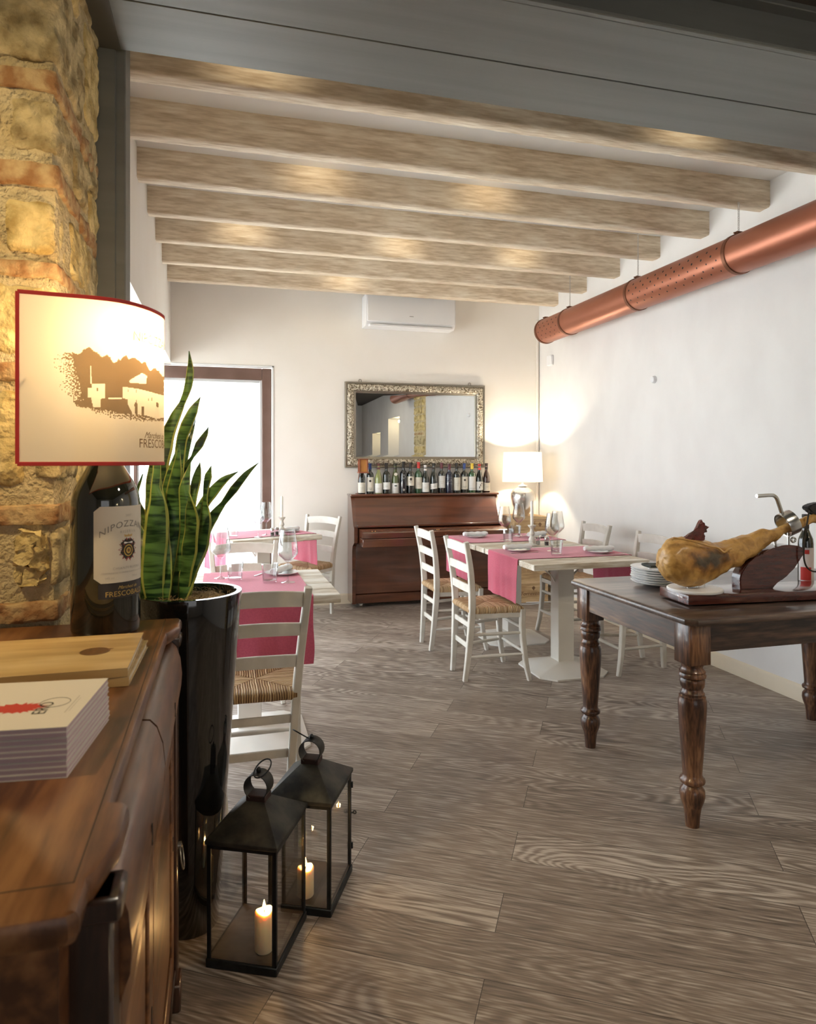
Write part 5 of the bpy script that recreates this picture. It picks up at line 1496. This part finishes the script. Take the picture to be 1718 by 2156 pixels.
# menus with wooden covers
cov = woodmat('pale_wood_cover', (.50, .33, .14), (.62, .44, .20), (.70, .52, .27), 'X', 3, rough=.35, coat=.35, bump=.03)
pages = mat('menu_pages', (.68, .60, .46), .8, col2=(.60, .52, .40), scale=2, stretch=(1, 1, 300))
def menu(z, dx, rz, label, disc):
    t = thing('menu_book', label, 'menu', (-.167 + dx, 1.362, z), rz, 'wooden covered menus')
    bm = NB(); box(bm, -.40, 0, 0, .27, 0, .0022, .0005); box(bm, -.40, 0, 0, .27, .0148, .017, .0005)
    bar(bm, [(-.40, .002, .0085), (0, .002, .0085)], .004, .016, (0, 1, 0), .001, smooth=0); obj('cover', bm, cov, t)
    bm = NB(); box(bm, -.397, -.003, .005, .266, .0024, .0146); obj('pages', bm, pages, t)
    if disc:
        bm = NB(); lathe(bm, [(0, .0171), (.0285, .0171), (.0285, .0174), (0, .0175)], c=(-.078, .133, 0), seg=40, close=False)
        dsc = obj('round_stamp', bm, mat('branded_disc', (.11, .05, .012), .5, col2=(.17, .08, .022), scale=60, stretch=(1, .1, 1)), t)
        bm = NB(); torus(bm, (-.078, .133, .0175), .027, .0006, (0, 0, 1), 40, 4); text(bm, 'L7', lambda u, v: Vector((-.078 + u * .9 + v * .3, .133 - .014 + v, .01775)), .042, shear=.3)
        obj('stamp_print', bm, M['brownink'], dsc)
    return t
menu(ZS + .0005, .002, R(-1.5), 'pale wood covered menu, lower of the two beside the bottle lamp', False)
menu(ZS + .0182, 0, R(0), 'pale wood covered menu with round brown stamp, upper of the two', True)

# white brochures stack
brc = mat('brochure_white', (.76, .72, .66), .45); edge = mat('brochure_edge', (.62, .50, .52), .7, col2=(.50, .36, .40), scale=2, stretch=(1, 1, 500))
words9 = ['bottom one', 'second from the bottom', 'third from the bottom', 'fourth from the bottom', 'fifth from the bottom', 'fourth from the top', 'third from the top', 'second from the top', 'top one with the red flame logo']
rb = random.Random(3)
for i in range(9):
    t = thing('brochure', 'white brochure in the pile on the sideboard, ' + words9[i], 'brochure', (-.196 + rb.uniform(-.0008, .0008), .990 + rb.uniform(-.0008, .001), ZS + .0004 + i * .0076), R(-6 + rb.uniform(-.4, .4)), 'pile of white brochures')
    bm = NB(); box(bm, -.21, 0, 0, .205, 0, .0008); box(bm, -.21, 0, 0, .205, .0064, .0072); box(bm, -.2105, -.209, 0, .205, 0.0002, .007)
    obj('cover', bm, brc, t)
    bm = NB(); box(bm, -.209, -.0008, .0008, .2042, .0009, .0063); obj('pages', bm, edge, t)
    if i == 8:
        bm = NB(); zz = .00735
        rr = random.Random(5); cxx, cyy = -.090, .083
        ptsf = []
        for k in range(64):
            a = 2 * PI * k / 64
            rad = .020 + .008 * (k % 3 == 0) + rr.uniform(0, .006)
            ex = 1.7 if math.cos(a) < 0 else 1.2
            ptsf.append(bm.verts.new((cxx + rad * ex * math.cos(a), cyy + rad * .75 * math.sin(a), zz)))
        addf(bm, ptsf)
        o = obj('red_logo', bm, M['redprint'], t, smooth=0)
        bm = NB(); text(bm, 'ERO', lambda u, v: Vector((-.046 - v * 1.0, .078 + u, zz + .0002)), .026)
        torus(bm, (-.046, .100, zz), .020, .0004, (0, 0, 1), 30, 4)
        obj('logo_lettering', bm, M['ink'], t, smooth=0)
        bm = NB(); box(bm, -.0205, -.0195, .055, .125, zz - .0001, zz + .0001); box(bm, -.016, -.0155, .06, .115, zz - .0001, zz + .0001); obj('small_print', bm, mat('grey_print', (.5, .47, .43), .7), t)

# ================================================================ bottle lamp
BX, BY = -.274, 1.825
BR = .0795
lp = thing('bottle_lamp', 'lamp made of a huge dark wine bottle with a printed shade, on the sideboard', 'lamp', (BX, BY, ZS))
bm = NB(); pr = [(0, .004), (.03, .002), (.070, 0), (.077, .003), (BR, .012), (BR, .30), (.0785, .325), (.073, .348), (.062, .372), (.050, .392), (.040, .410), (.035, .43), (.033, .46), (.032, .52), (.035, .525), (.035, .545), (.031, .55), (0, .55)]
lathe(bm, pr, c=(BX, BY, ZS), seg=96, close=False); obj('bottle', bm, mat('black_green_glass', (.010, .012, .008), .05, coat=1), lp, world=True, smooth=70)
A0 = -43.4
def BP(u, v, rr=0): # u metres round the bottle from the label axis, v height
    a = R(A0) + u / BR
    return Vector((BX + (BR + rr) * math.cos(a), BY + (BR + rr) * math.sin(a), ZS + v))
def band(name, poly_rows, m, par, rr):
    bm = NB(); rows_ = []
    for (v, uL, uR) in poly_rows:
        rows_.append([bm.verts.new(BP(uL + (uR - uL) * k / 40, v, rr)) for k in range(41)])
    for a, b in zip(rows_, rows_[1:]):
        for k in range(40): addf(bm, (a[k], a[k + 1], b[k + 1], b[k]))
    return obj(name, bm, m, par, world=True, smooth=80)
HW = .080
lb = band('paper_label', [(.129, -HW + .016, HW - .016), (.141, -HW, HW), (.299, -HW, HW), (.311, -HW + .014, HW - .014)], mat('aged_label', (.66, .60, .50), .6, col2=(.72, .66, .56), scale=6), lp, .0006)
bb = band('neck_band_label', [(.092, -.070, .070), (.128, -.070, .070)], mat('brown_black_band', (.028, .022, .020), .45), lp, .0005)
lt = mat('grey_letters', (.24, .22, .19), .6); lt2 = mat('pale_letters', (.45, .41, .36), .6)
def arc_text(s, v0, size, m, par, name, curve=0, shear=0, off=.0012, du=0, space=1.0):
    bm = NB(); text(bm, s, lambda u, v: BP(u + du, v0 + v - curve * (u * u), off), size, shear=shear, space=space)
    o = obj(name, bm, m, par, world=True, smooth=0); return o
arc_text('NIPOZZANO', .262, .0215, lt, lb, 'lettering', 5.5, space=1.12)
arc_text('RISERVA', .247, .0095, lt2, lb, 'lettering', 2.5, space=1.3)
arc_text('2007', .286, .008, lt2, lb, 'lettering', 2)
arc_text('CHIANTI RUFINA', .160, .0085, lt2, lb, 'lettering', space=1.2)
arc_text('DENOMINAZIONE DI ORIGINE CONTROLLATA E GARANTITA', .151, .0045, lt2, lb, 'lettering')
arc_text('14% vol', .139, .0065, lt2, lb, 'lettering', du=-.045); arc_text('750 ml', .139, .0065, lt2, lb, 'lettering', du=.02)
arc_text('Marchesi de', .1135, .011, M['gold'], bb, 'lettering', shear=.5); arc_text('FRESCOBALDI', .0965, .0175, M['gold'], bb, 'lettering')
# crest
def fan(name, pts, m, par, off):
    bm = NB(); c_ = bm.verts.new(BP(sum(p[0] for p in pts) / len(pts), sum(p[1] for p in pts) / len(pts), off)); vs = [bm.verts.new(BP(u, v, off)) for u, v in pts]
    for i in range(len(vs)): addf(bm, (c_, vs[i], vs[(i + 1) % len(vs)]))
    return obj(name, bm, m, par, world=True, smooth=0)
cv = .207
star = [((.0265 if k % 2 == 0 else .0165) * 1.0 * math.cos(2 * PI * k / 28), cv + (.0300 if k % 2 == 0 else .021) * math.sin(2 * PI * k / 28)) for k in range(28)]
fan('crest', star, mat('crest_red', (.30, .05, .05), .6), lb, .0010)
sh = [(-.020, cv + .016), (-.013, cv + .020), (-.008, cv + .026), (-.004, cv + .021), (0, cv + .027), (.004, cv + .021), (.008, cv + .026), (.013, cv + .020), (.020, cv + .016), (.016, cv + .004), (.021, cv - .008), (.014, cv - .014), (.008, cv - .024), (0, cv - .018), (-.008, cv - .024), (-.014, cv - .014), (-.021, cv - .008), (-.016, cv + .004)]
fan('crest', sh, M['ink'], lb, .0013)
for (r1, m_, o_) in ((.0125, M['gold'], .0016), (.0100, M['ink'], .0018), (.0068, M['gold'], .0020), (.0035, M['brownink'], .0022)):
    fan('crest', [(r1 * math.cos(2 * PI * k / 24), cv - .003 + r1 * 1.15 * math.sin(2 * PI * k / 24)) for k in range(24)], m_, lb, o_)
fan('crest', [(-.012, cv + .0135), (.012, cv + .0135), (.012, cv + .018), (-.012, cv + .018)], labc['white'], lb, .0016)
fan('crest', [(-.010, cv + .030), (.010, cv + .030), (.012, cv + .036), (.004, cv + .033), (0, cv + .037), (-.004, cv + .033), (-.012, cv + .036)], mat('crest_gold', (.55, .36, .14), .6), lb, .0012)

# shade: a curved screen open at its left edge
plan = [(-.427, 1.661), (-.3535, 1.672), (-.2745, 1.682), (-.228, 1.704), (-.192, 1.742), (-.160, 1.795), (-.142, 1.848), (-.150, 1.905), (-.185, 1.918)]
plan = [(-.8525, 1.489), (-.782, 1.519), (-.711, 1.550), (-.667, 1.583), (-.638, 1.640), (-.6265, 1.713), (-.634, 1.775), (-.665, 1.812), (-.72, 1.823)]
plan = [(r_ * CS + d_ * SN, -r_ * SN + d_ * CS) for r_, d_ in plan]
SC = catmull([Vector((x, y, 0)) for x, y in plan], 14)
SZ0, SZ1 = 1.413, 1.790
slen = [0]
for a, b in zip(SC, SC[1:]): slen.append(slen[-1] + (b - a).length)
def SP(s, z, o_=0):
    s = min(max(s, 0), slen[-1] - 1e-6)
    i = 0
    while slen[i + 1] < s: i += 1
    t = (s - slen[i]) / (slen[i + 1] - slen[i]); p = SC[i].lerp(SC[i + 1], t)
    tg = (SC[min(i + 2, len(SC) - 1)] - SC[max(i - 1, 0)]).normalized()
    n_ = Vector((tg.y, -tg.x, 0))
    return Vector((p.x, p.y, z)) + n_ * o_
def sheet(z0, z1, o_, s0=0, s1=None, n=120, m=3):
    bm = NB(); s1 = slen[-1] if s1 is None else s1
    G = [[bm.verts.new(SP(s0 + (s1 - s0) * i / n, z0 + (z1 - z0) * j / m, o_)) for j in range(m + 1)] for i in range(n + 1)]
    for i in range(n):
        for j in range(m): addf(bm, (G[i][j], G[i + 1][j], G[i + 1][j + 1], G[i][j + 1]))
    return bm
shm = translucent('parchment_shade', (.84, .77, .65), .40)
shade = obj('lamp_shade', sheet(SZ0, SZ1, 0), shm, lp, world=True, smooth=80)
bm = NB()
trimm = mat('red_trim', (.50, .025, .02), .6)
zt = [(SZ0, 1), (SZ1, -1)]
for z in (SZ0, SZ1):
    bar(bm, [SP(slen[-1] * k / 90, z, 0) for k in range(91)], .009, .003, (0, 0, 1), .001, smooth=0)
bar(bm, [SP(0.0, SZ0, 0), SP(0.0, SZ1, 0)], .008, .004, tuple((SC[1] - SC[0]).normalized()), .001, smooth=0)
obj('red_edging', bm, trimm, shade, world=True)
# printed landscape, found by crossing the sight line of each mark with the shade
def pxof(s):
    p = SP(s, 0); r_ = p.x * CS - p.y * SN; d_ = p.x * SN + p.y * CS
    return 859 + 1437 * r_ / d_
TMAX = max((slen[-1] * i / 600 for i in range(540)), key=pxof)
def s_of(px):
    best, bs = 1e9, 0
    N_ = 400
    lo_ = TMAX
    for i in range(N_ + 1):
        s = lo_ * i / N_; p = SP(s, 0)
        r_ = p.x * CS - p.y * SN; d_ = p.x * SN + p.y * CS
        e = abs(859 + 1437 * r_ / d_ - px)
        if e < best - 1e-9: best, bs, bd = e, s, d_
    return bs, bd
hill = [(60, 650), (130, 640), (250, 600), (380, 600), (430, 620), (480, 560), (560, 520), (610, 560), (680, 600), (740, 655), (800, 625), (850, 660), (890, 730), (930, 715), (950, 670), (985, 690), (1050, 635), (1100, 680), (1180, 660), (1240, 720), (1290, 740), (1315, 705), (1350, 780), (1390, 850), (1450, 805), (1500, 840), (1540, 900), (1577, 920), (1577, 1520), (1400, 1520), (1250, 1530), (1100, 1500), (1000, 1490), (860, 1480), (800, 1430), (650, 1420), (560, 1350), (400, 1330), (330, 1230), (240, 1130), (160, 1070), (170, 980), (250, 980), (230, 880), (110, 820), (60, 730)]
lights_ = [[(605, 1020), (778, 1020), (778, 1210), (720, 1225), (720, 1340), (620, 1340), (590, 1210), (542, 1200), (542, 1065), (605, 1075)], [(580, 780), (592, 780), (598, 1020), (584, 1020)],
           [(1015, 1055), (1100, 1070), (1230, 1085), (1400, 1130), (1577, 1175), (1577, 1480), (1470, 1490), (1340, 1450), (1150, 1430), (1090, 1300), (1090, 1230), (1015, 1210)], [(1110, 970), (1280, 870), (1345, 910), (1340, 1015), (1190, 1010), (1110, 1000)], [(820, 1208), (1010, 1208), (1010, 1225), (820, 1225)]]
darks_ = [[(665, 1070), (688, 1070), (688, 1120), (665, 1120)], [(1175, 1300), (1200, 1240), (1222, 1310), (1215, 1430), (1190, 1430)], [(1272, 1320), (1308, 1320), (1305, 1450), (1275, 1450)], [(1080, 1090), (1092, 1090), (1092, 1130), (1080, 1130)], [(1195, 1090), (1207, 1090), (1207, 1135), (1195, 1135)],
          [(1362, 1210), (1374, 1210), (1374, 1250), (1362, 1250)], [(1408, 1205), (1420, 1205), (1420, 1250), (1408, 1250)], [(1475, 1270), (1500, 1280), (1500, 1340), (1475, 1330)]]
def dark(x, y):
    v = Vector((x * .02, y * .02, 0)); dx_ = noise.noise(v * 1.3) * 16 + noise.noise(v * 4) * 9; dy_ = noise.noise(v * 1.3 + Vector((9, 9, 0))) * 16 + noise.noise(v * 4 + Vector((5, 5, 0))) * 9
    if not inside(x + dx_, y + dy_, hill): return False
    for p in darks_:
        if inside(x, y, p): return True
    for p in lights_:
        if inside(x, y, p): return False
    edge_ = (330 - x + (y - 600) * .25) / 260 if y < 1250 else 0
    edge_ = max(edge_, (y - (1290 + (x - 300) * .17)) / 130)
    if edge_ > 0 and noise.noise(v * 2.6 + Vector((3, 1, 0))) < edge_ * .55 - .18: return False
    return True
bm = NB(); gx = 11
xs_ = [x for x in range(40, 1577, gx)]
cols_ = []
for x in xs_ + [xs_[-1] + gx]:
    s_, d_ = s_of(100 + x * .15536); cols_.append((s_, d_))
for i, x in enumerate(xs_):
    (sa, da), (sb_, db) = cols_[i], cols_[i + 1]
    if sb_ - sa > .05 or sb_ <= sa: continue
    y = 500; run = None
    while y <= 1545:
        on = dark(x + gx / 2, y + gx / 2) and y < 1540
        if on and run is None: run = y
        if not on and run is not None:
            ya, yb2 = run, y; run = None
            q = []
            for (ss, dd) in ((sa, da), (sb_, db)):
                for yy in (yb2, ya): q.append(bm.verts.new(SP(ss, CAM_Z - (650 + yy * .15536 - 970) * dd / 1437, .0006)))
            addf(bm, (q[0], q[2], q[3], q[1]))
        y += gx
obj('printed_landscape', bm, translucent('sepia_print', (.46, .35, .23), .42), shade, world=True, smooth=0)
bm = NB()
def shade_text(s, pxc, pyc, sizepx, bm, shear=0):
    s0, d0 = s_of(pxc); k = d0 / 1437
    text(bm, s, lambda u, v: SP(s0 + u, CAM_Z - (pyc - 970) * k + v, .0008), sizepx * k, align='LEFT', shear=shear)
shade_text('FRESCOBALDI', 292, 942, 27, bm); shade_text('Marchesi de', 303, 922, 19, bm, .6)
box(bm, 0, .0001, 0, .0001, 0, .0001)
bm.verts.ensure_lookup_table()
bmesh.ops.delete(bm, geom=bm.verts[-8:], context='VERTS')
obj('printed_lettering', bm, translucent('sepia_letters', (.32, .22, .14), .4), shade, world=True, smooth=0)
bm = NB(); shade_text('NIPOZZANO', 279, 716, 30, bm); obj('printed_lettering', bm, translucent('pale_gold_letters', (.70, .62, .44), .45), shade, world=True, smooth=0)
# fitting and bulb
bm = NB(); tube(bm, [(BX, BY, 1.55), (BX, BY, 1.60)], .018, 16); tube(bm, [(BX, BY, 1.575), (BX + .10, BY - .01, 1.575)], .003, 8)
tube(bm, [(BX, BY, 1.59), (SC[0].x + .02, SC[0].y + .008, 1.60)], .0025, 8)
obj('fitting', bm, M['gold'], lp, world=True)
bm = NB(); lathe(bm, [(0, 0), (.013, 0), (.014, .02), (.028, .05), (.030, .068), (.022, .088), (0, .098)], c=(BX, BY, 1.60), seg=24, close=False)
obj('bulb', bm, emit('lamp_bulb', (1, .72, .36), 30), lp, world=True)
light('bottle_lamp_glow', 'POINT', (BX + .055, BY - .030, 1.72), 5.5, (1.0, .70, .36), size=.03)
# ================================================================ tall pot and plant
PX, PY = -.092, 2.205; PZ = 1.018
pot = thing('tall_planter', 'tall tapering glossy black planter behind the sideboard', 'planter', (PX, PY, 0))
bm = NB()
lathe(bm, [(0, 0), (.083, 0), (.0855, .004), (.105, .30), (.125, .60), (.145, .88), (.156, PZ - .004), (.155, PZ), (.140, PZ), (.137, PZ - .006), (.132, PZ - .06), (.10, PZ - .07)], c=(PX, PY, 0), seg=96, close=False)
obj('pot_shell', bm, M['pot'], pot, world=True, smooth=60)
bm = NB(); tmp = []
lathe(bm, [(.134, PZ - .050), (.12, PZ - .030), (.10, PZ - .018), (.075, PZ - .014), (.05, PZ - .022), (.02, PZ - .03), (0, PZ - .03)], c=(PX, PY, 0), seg=64, close=False)
bmesh.ops.subdivide_edges(bm, edges=bm.edges[:], cuts=1, use_grid_fill=True)
for v in bm.verts: v.co += noise.noise_vector(v.co * 45) * .006
rf = random.Random(8)
for i in range(260):
    a = rf.uniform(0, 2 * PI); r_ = rf.uniform(.03, .125); p = Vector((PX + r_ * math.cos(a), PY + r_ * math.sin(a), PZ - .014 + rf.uniform(-.008, .006)))
    b_ = a + PI / 2 + rf.uniform(-1, 1); q = p + Vector((math.cos(b_), math.sin(b_), rf.uniform(-.3, .4))) * rf.uniform(.015, .035)
    tube(bm, [p, (p + q) / 2 + Vector((0, 0, .005)), q], .0007, 4)
so = obj('coir_top', bm, M['soil'], pot, world=True, smooth=60); so['kind'] = 'stuff'

plant = thing('snake_plant', 'tall snake plant with yellow edged leaves growing in the black planter', 'plant', (PX, PY, PZ - .03))
def cp(x, y, d): return at(x * .3619, 560 + y * .3619, d)
# (depth, [(x, y) along the leaf from base to tip on the crop], widths in crop px)
leaves = [
 (2.16, [(935, 1960), (930, 1600), (925, 1250), (955, 1050), (1010, 900), (1060, 800), (1095, 700), (1108, 600), (1100, 495)], [60, 90, 105, 100, 62, 34, 42, 38, 3]),
 (2.13, [(1000, 1960), (1010, 1600), (1035, 1250), (1055, 1030), (1085, 930), (1125, 840), (1168, 760)], [50, 62, 60, 56, 66, 48, 3]),
 (2.20, [(1010, 1960), (1050, 1400), (1070, 1200), (1120, 1110), (1160, 1040), (1195, 980), (1212, 935)], [40, 40, 34, 18, 44, 30, 3]),
 (2.22, [(1000, 1960), (1040, 1400), (1062, 1200), (1090, 1060), (1120, 960), (1137, 893)], [36, 40, 38, 28, 16, 2]),
 (2.21, [(1040, 1960), (1080, 1600), (1110, 1400), (1140, 1260), (1155, 1190), (1165, 1135)], [40, 50, 58, 52, 34, 3]),
 (2.08, [(1055, 1960), (1110, 1780), (1170, 1620), (1195, 1500), (1195, 1380), (1200, 1290), (1215, 1220), (1232, 1157)], [52, 88, 96, 74, 34, 36, 40, 3]),
 (2.17, [(1070, 1960), (1100, 1700), (1140, 1480), (1185, 1390), (1235, 1320), (1300, 1250), (1385, 1198)], [40, 50, 50, 62, 66, 42, 3]),
 (2.14, [(1080, 1960), (1130, 1740), (1190, 1570), (1240, 1460), (1300, 1380), (1360, 1300), (1430, 1215), (1512, 1138)], [40, 50, 50, 56, 30, 46, 32, 3]),
 (2.03, [(1060, 1960), (1080, 1800), (1105, 1640), (1118, 1500), (1112, 1400), (1100, 1308)], [50, 76, 92, 88, 62, 3]),
 (1.99, [(905, 1960), (890, 1800), (905, 1600), (912, 1460), (915, 1370), (905, 1290), (912, 1160), (890, 1040)], [96, 120, 124, 108, 78, 46, 36, 3]),
 (2.05, [(850, 1960), (840, 1800), (835, 1650), (820, 1560), (795, 1470)], [80, 84, 72, 46, 3]),
 (2.10, [(860, 1960), (855, 1700), (850, 1500), (828, 1420), (803, 1338)], [60, 60, 44, 30, 3]),
 (2.18, [(850, 1960), (840, 1600), (800, 1400), (797, 1320), (832, 1210)], [30, 34, 22, 24, 2]),
 (2.07, [(985, 1960), (1000, 1700), (1012, 1500), (1010, 1330), (1030, 1180), (1042, 1040)], [60, 86, 98, 84, 52, 3]),
 (2.14, [(960, 1960), (940, 1700), (950, 1450), (985, 1250), (1020, 1120), (1040, 1050)], [50, 64, 70, 56, 30, 3]),
 (2.06, [(1015, 1960), (1045, 1780), (1075, 1600), (1080, 1430), (1075, 1290), (1110, 1140)], [50, 70, 70, 64, 60, 3]),
 (2.12, [(880, 1960), (880, 1600), (880, 1300), (885, 1180), (880, 1100)], [60, 66, 62, 40, 4]),
 (2.04, [(960, 1960), (975, 1780), (960, 1600), (950, 1420), (930, 1290), (935, 1200)], [46, 56, 60, 56, 34, 3]),
]
rl = random.Random(21)
for li, (d, pts, wd_) in enumerate(leaves):
    n = len(pts); P3 = []
    for i, (x, y) in enumerate(pts):
        t = i / (n - 1); dd = d + (2.10 - d) * (1 - t) * .35 + .02 * math.sin(t * 4 + li)
        P3.append(cp(x, y, dd))
    C = catmull(P3, 8); m = len(C); rings = []
    tw0 = rl.uniform(-.5, .5); tw1 = tw0 + rl.uniform(-1.0, 1.0)
    bm = NB()
    for i, p in enumerate(C):
        t = i / (m - 1); k = t * (n - 1); j = min(int(k), n - 2); w_ = (wd_[j] + (wd_[j + 1] - wd_[j]) * (k - j)) * .3619 * d / 1437 * 1.06
        tg = (C[min(i + 1, m - 1)] - C[max(i - 1, 0)]).normalized()
        a = (tw0 + (tw1 - tw0) * t) * .55
        sd = Vector((CS * math.cos(a) + SN * math.sin(a), -SN * math.cos(a) + CS * math.sin(a), 0)); sd = (sd - tg * sd.dot(tg)).normalized()
        nn = tg.cross(sd).normalized()
        w2 = w_ / max(.75, math.cos(a)); th = .0022 if t < .9 else .0012
        ring = []
        for u in (-1, -.80, -.42, 0, .42, .80, 1):
            dip = -.16 * (1 - u * u) * w2 + .002 * math.sin(p.z * 60 + u * 2)
            ring.append((p + sd * u * w2 / 2 + nn * (dip)))
        back = [q - nn * th for q in reversed(ring)]
        rings.append([bm.verts.new(q) for q in ring + back])
    N_ = 14
    for a_, b_ in zip(rings, rings[1:]):
        for k in range(N_):
            q = (k + 1) % N_
            mi = 1 if k in (0, 5, 6, 7, 12, 13) else 0
            addf(bm, (a_[k], a_[q], b_[q], b_[k]), mi)
    addf(bm, list(reversed(rings[0]))); addf(bm, rings[-1])
    obj('leaf', bm, [M['leaf'], M['leafedge']], plant, world=True, smooth=50)

# ================================================================ lanterns
M['tray'] = mat('rusted_tray', (.085, .060, .042), .55, .2, col2=(.14, .105, .075), scale=12, detail=7)
def lantern(label, near, rz, group, ringtilt, candle, clabel, door_side):
    "origin at the near corner; local -x runs along the front side, +y along the right side"
    L1, L2, EH, AH = .205, .245, .345, .425
    t = thing('lantern', label, 'lantern', (near[0], near[1], 0), rz, group)
    I = M['ironrim']; b = .012
    x0, x1, y0, y1 = -L1, 0, 0, L2
    bm = NB(); box(bm, x0 - .003, x1 + .003, y0 - .003, y1 + .003, .0005, .024, .002); obj('base_tray', bm, I, t)
    bm = NB(); box(bm, x0 + .004, x1 - .004, y0 + .004, y1 - .004, .0235, .0255); obj('tray_plate', bm, M['tray'], t)
    for (x, y) in ((x0, y0), (x1, y0), (x0, y1), (x1, y1)):
        sx = 1 if x < -.1 else -1; sy = 1 if y < .1 else -1
        bm = NB(); box(bm, min(x, x + sx * b), max(x, x + sx * b), min(y, y + sy * .004), max(y, y + sy * .004), .024, EH, .0008)
        box(bm, min(x, x + sx * .004), max(x, x + sx * .004), min(y, y + sy * b), max(y, y + sy * b), .024, EH, .0008)
        obj('corner_post', bm, I, t)
    bm = NB()
    for (a, c_, e, f) in ((x0, x1, y0, y0 + .004), (x0, x1, y1 - .004, y1), (x0, x0 + .004, y0 + .004, y1 - .004), (x1 - .004, x1, y0 + .004, y1 - .004)):
        box(bm, a, c_, e, f, EH - .012, EH)
    obj('top_rail', bm, I, t)
    for (nm, a, c_, e, f) in (('p', x0 + .006, x1 - .006, y0 + .005, y0 + .0068), ('p', x0 + .006, x1 - .006, y1 - .0068, y1 - .005), ('p', x0 + .005, x0 + .0068, y0 + .007, y1 - .007), ('p', x1 - .0068, x1 - .005, y0 + .007, y1 - .007)):
        bm = NB(); box(bm, a, c_, e, f, .025, EH - .004); obj('glass_pane', bm, M['lanternglass'], t, smooth=0)
    # hinges and catch on the door side
    if door_side:
      bm = NB()
      for z in (.09, .30): tube(bm, [(x1 + .002, y1 + .001, z - .010), (x1 + .002, y1 + .001, z + .010)], .0035, 8)
      tube(bm, [(x1 + .001, y1 - .004, .205), (x1 + .009, y1 + .001, .205)], .0028, 8); torus(bm, (x1 + .011, y1 + .001, .205), .005, .0025, (0, 1, 0), 12, 6)
      obj('door_catch', bm, I, t)
    # roof: overhanging pyramid frustum
    cx, cy = (x0 + x1) / 2, (y0 + y1) / 2; o_ = .005
    q = .030
    bm = NB()
    rings = [[Vector((x0 - o_, y0 - o_, EH)), Vector((x1 + o_, y0 - o_, EH)), Vector((x1 + o_, y1 + o_, EH)), Vector((x0 - o_, y1 + o_, EH))],
             [Vector((x0 - o_, y0 - o_, EH + .012)), Vector((x1 + o_, y0 - o_, EH + .012)), Vector((x1 + o_, y1 + o_, EH + .012)), Vector((x0 - o_, y1 + o_, EH + .012))],
             [Vector((cx - q, cy - q * .9, AH)), Vector((cx + q, cy - q * .9, AH)), Vector((cx + q, cy + q * .9, AH)), Vector((cx - q, cy + q * .9, AH))]]
    loft(bm, rings)
    bmesh.ops.bevel(bm, geom=[e for e in bm.edges], offset=.0012, segments=1, affect='EDGES')
    obj('roof', bm, M['iron'], t)
    # chimney collar, a strap bent to a loop, and the carrying ring
    bm = NB(); box(bm, cx - .030, cx + .030, cy - .024, cy + .024, AH - .004, AH + .016, .002); obj('collar', bm, mat('rust_brown', (.035, .014, .010), .7) if 'rust' not in M else M['rust'], t)
    bm = NB(); strap = [Vector((cx + .036 * math.cos(R(a)), cy, AH + .040 + .036 * math.sin(R(a)))) for a in range(-60, 241, 12)]
    strap = strap
    bar(bm, strap, .050, .0025, (0, 1, 0), .0006, smooth=0)
    obj('handle_strap', bm, M['iron'], t)
    bm = NB(); lathe(bm, [(0, 0), (.007, .002), (.008, .008), (.004, .014), (0, .016)], c=(cx, cy, AH + .076), seg=14, close=False)
    ca = Vector((math.cos(ringtilt), 0, math.sin(ringtilt)))
    torus(bm, Vector((cx, cy, AH + .085)) + ca * .030 + Vector((0, -.030, 0)), .030, .0022, tuple(Vector((-math.sin(ringtilt) * .8, -.5, math.cos(ringtilt)))), 28, 6)
    obj('carrying_ring', bm, I, t)
    # candle
    Mw = Matrix.Translation((near[0], near[1], 0)) @ Matrix.Rotation(rz, 4, 'Z')
    cw = Vector(candle[:2] + (.0265,)); h = candle[2]; r = .0265
    k = thing('pillar_candle', clabel, 'candle', tuple(cw), 0, 'ivory pillar candles in the lanterns')
    bm = NB(); lathe(bm, [(0, 0), (r - .002, 0), (r, .003), (r, h - .006), (r - .004, h), (r - .010, h - .002), (.006, h - .008), (0, h - .008)], seg=32, close=False)
    for v in bm.verts:
        if v.co.z > h * .8: v.co.z += .004 * math.sin(math.atan2(v.co.y, v.co.x) * 2 + 1)
    obj('wax_body', bm, M['wax'], k)
    bm = NB(); tube(bm, [(0, 0, h - .009), (.001, 0, h + .004)], .0012, 6); obj('wick', bm, M['wick'], k)
    bm = NB(); lathe(bm, [(0, 0), (.0035, .004), (.0046, .009), (.0030, .018), (.0010, .026), (0, .030)], c=(0, 0, h + .001), seg=14, close=False); obj('flame', bm, M['flame'], k)
    light('candle_light', 'POINT', (cw.x, cw.y, cw.z + h + .014), 1.1, (1, .55, .20), size=.008)
    return t
lr = math.atan2(-.092, .184)
lantern('aged metal lantern with lit candle on the floor, nearer of the two', (.146, 1.905), R(-26.0), 'metal and glass candle lanterns', R(35), (.119, 1.986, .112), 'lit ivory pillar candle inside the nearer lantern', 0)
lantern('aged metal lantern with lit candle on the floor, farther one, partly behind the first', (.328, 2.108), R(-26.0), 'metal and glass candle lanterns', R(150), (.262, 2.20, .090), 'lit ivory pillar candle inside the farther lantern', 1)
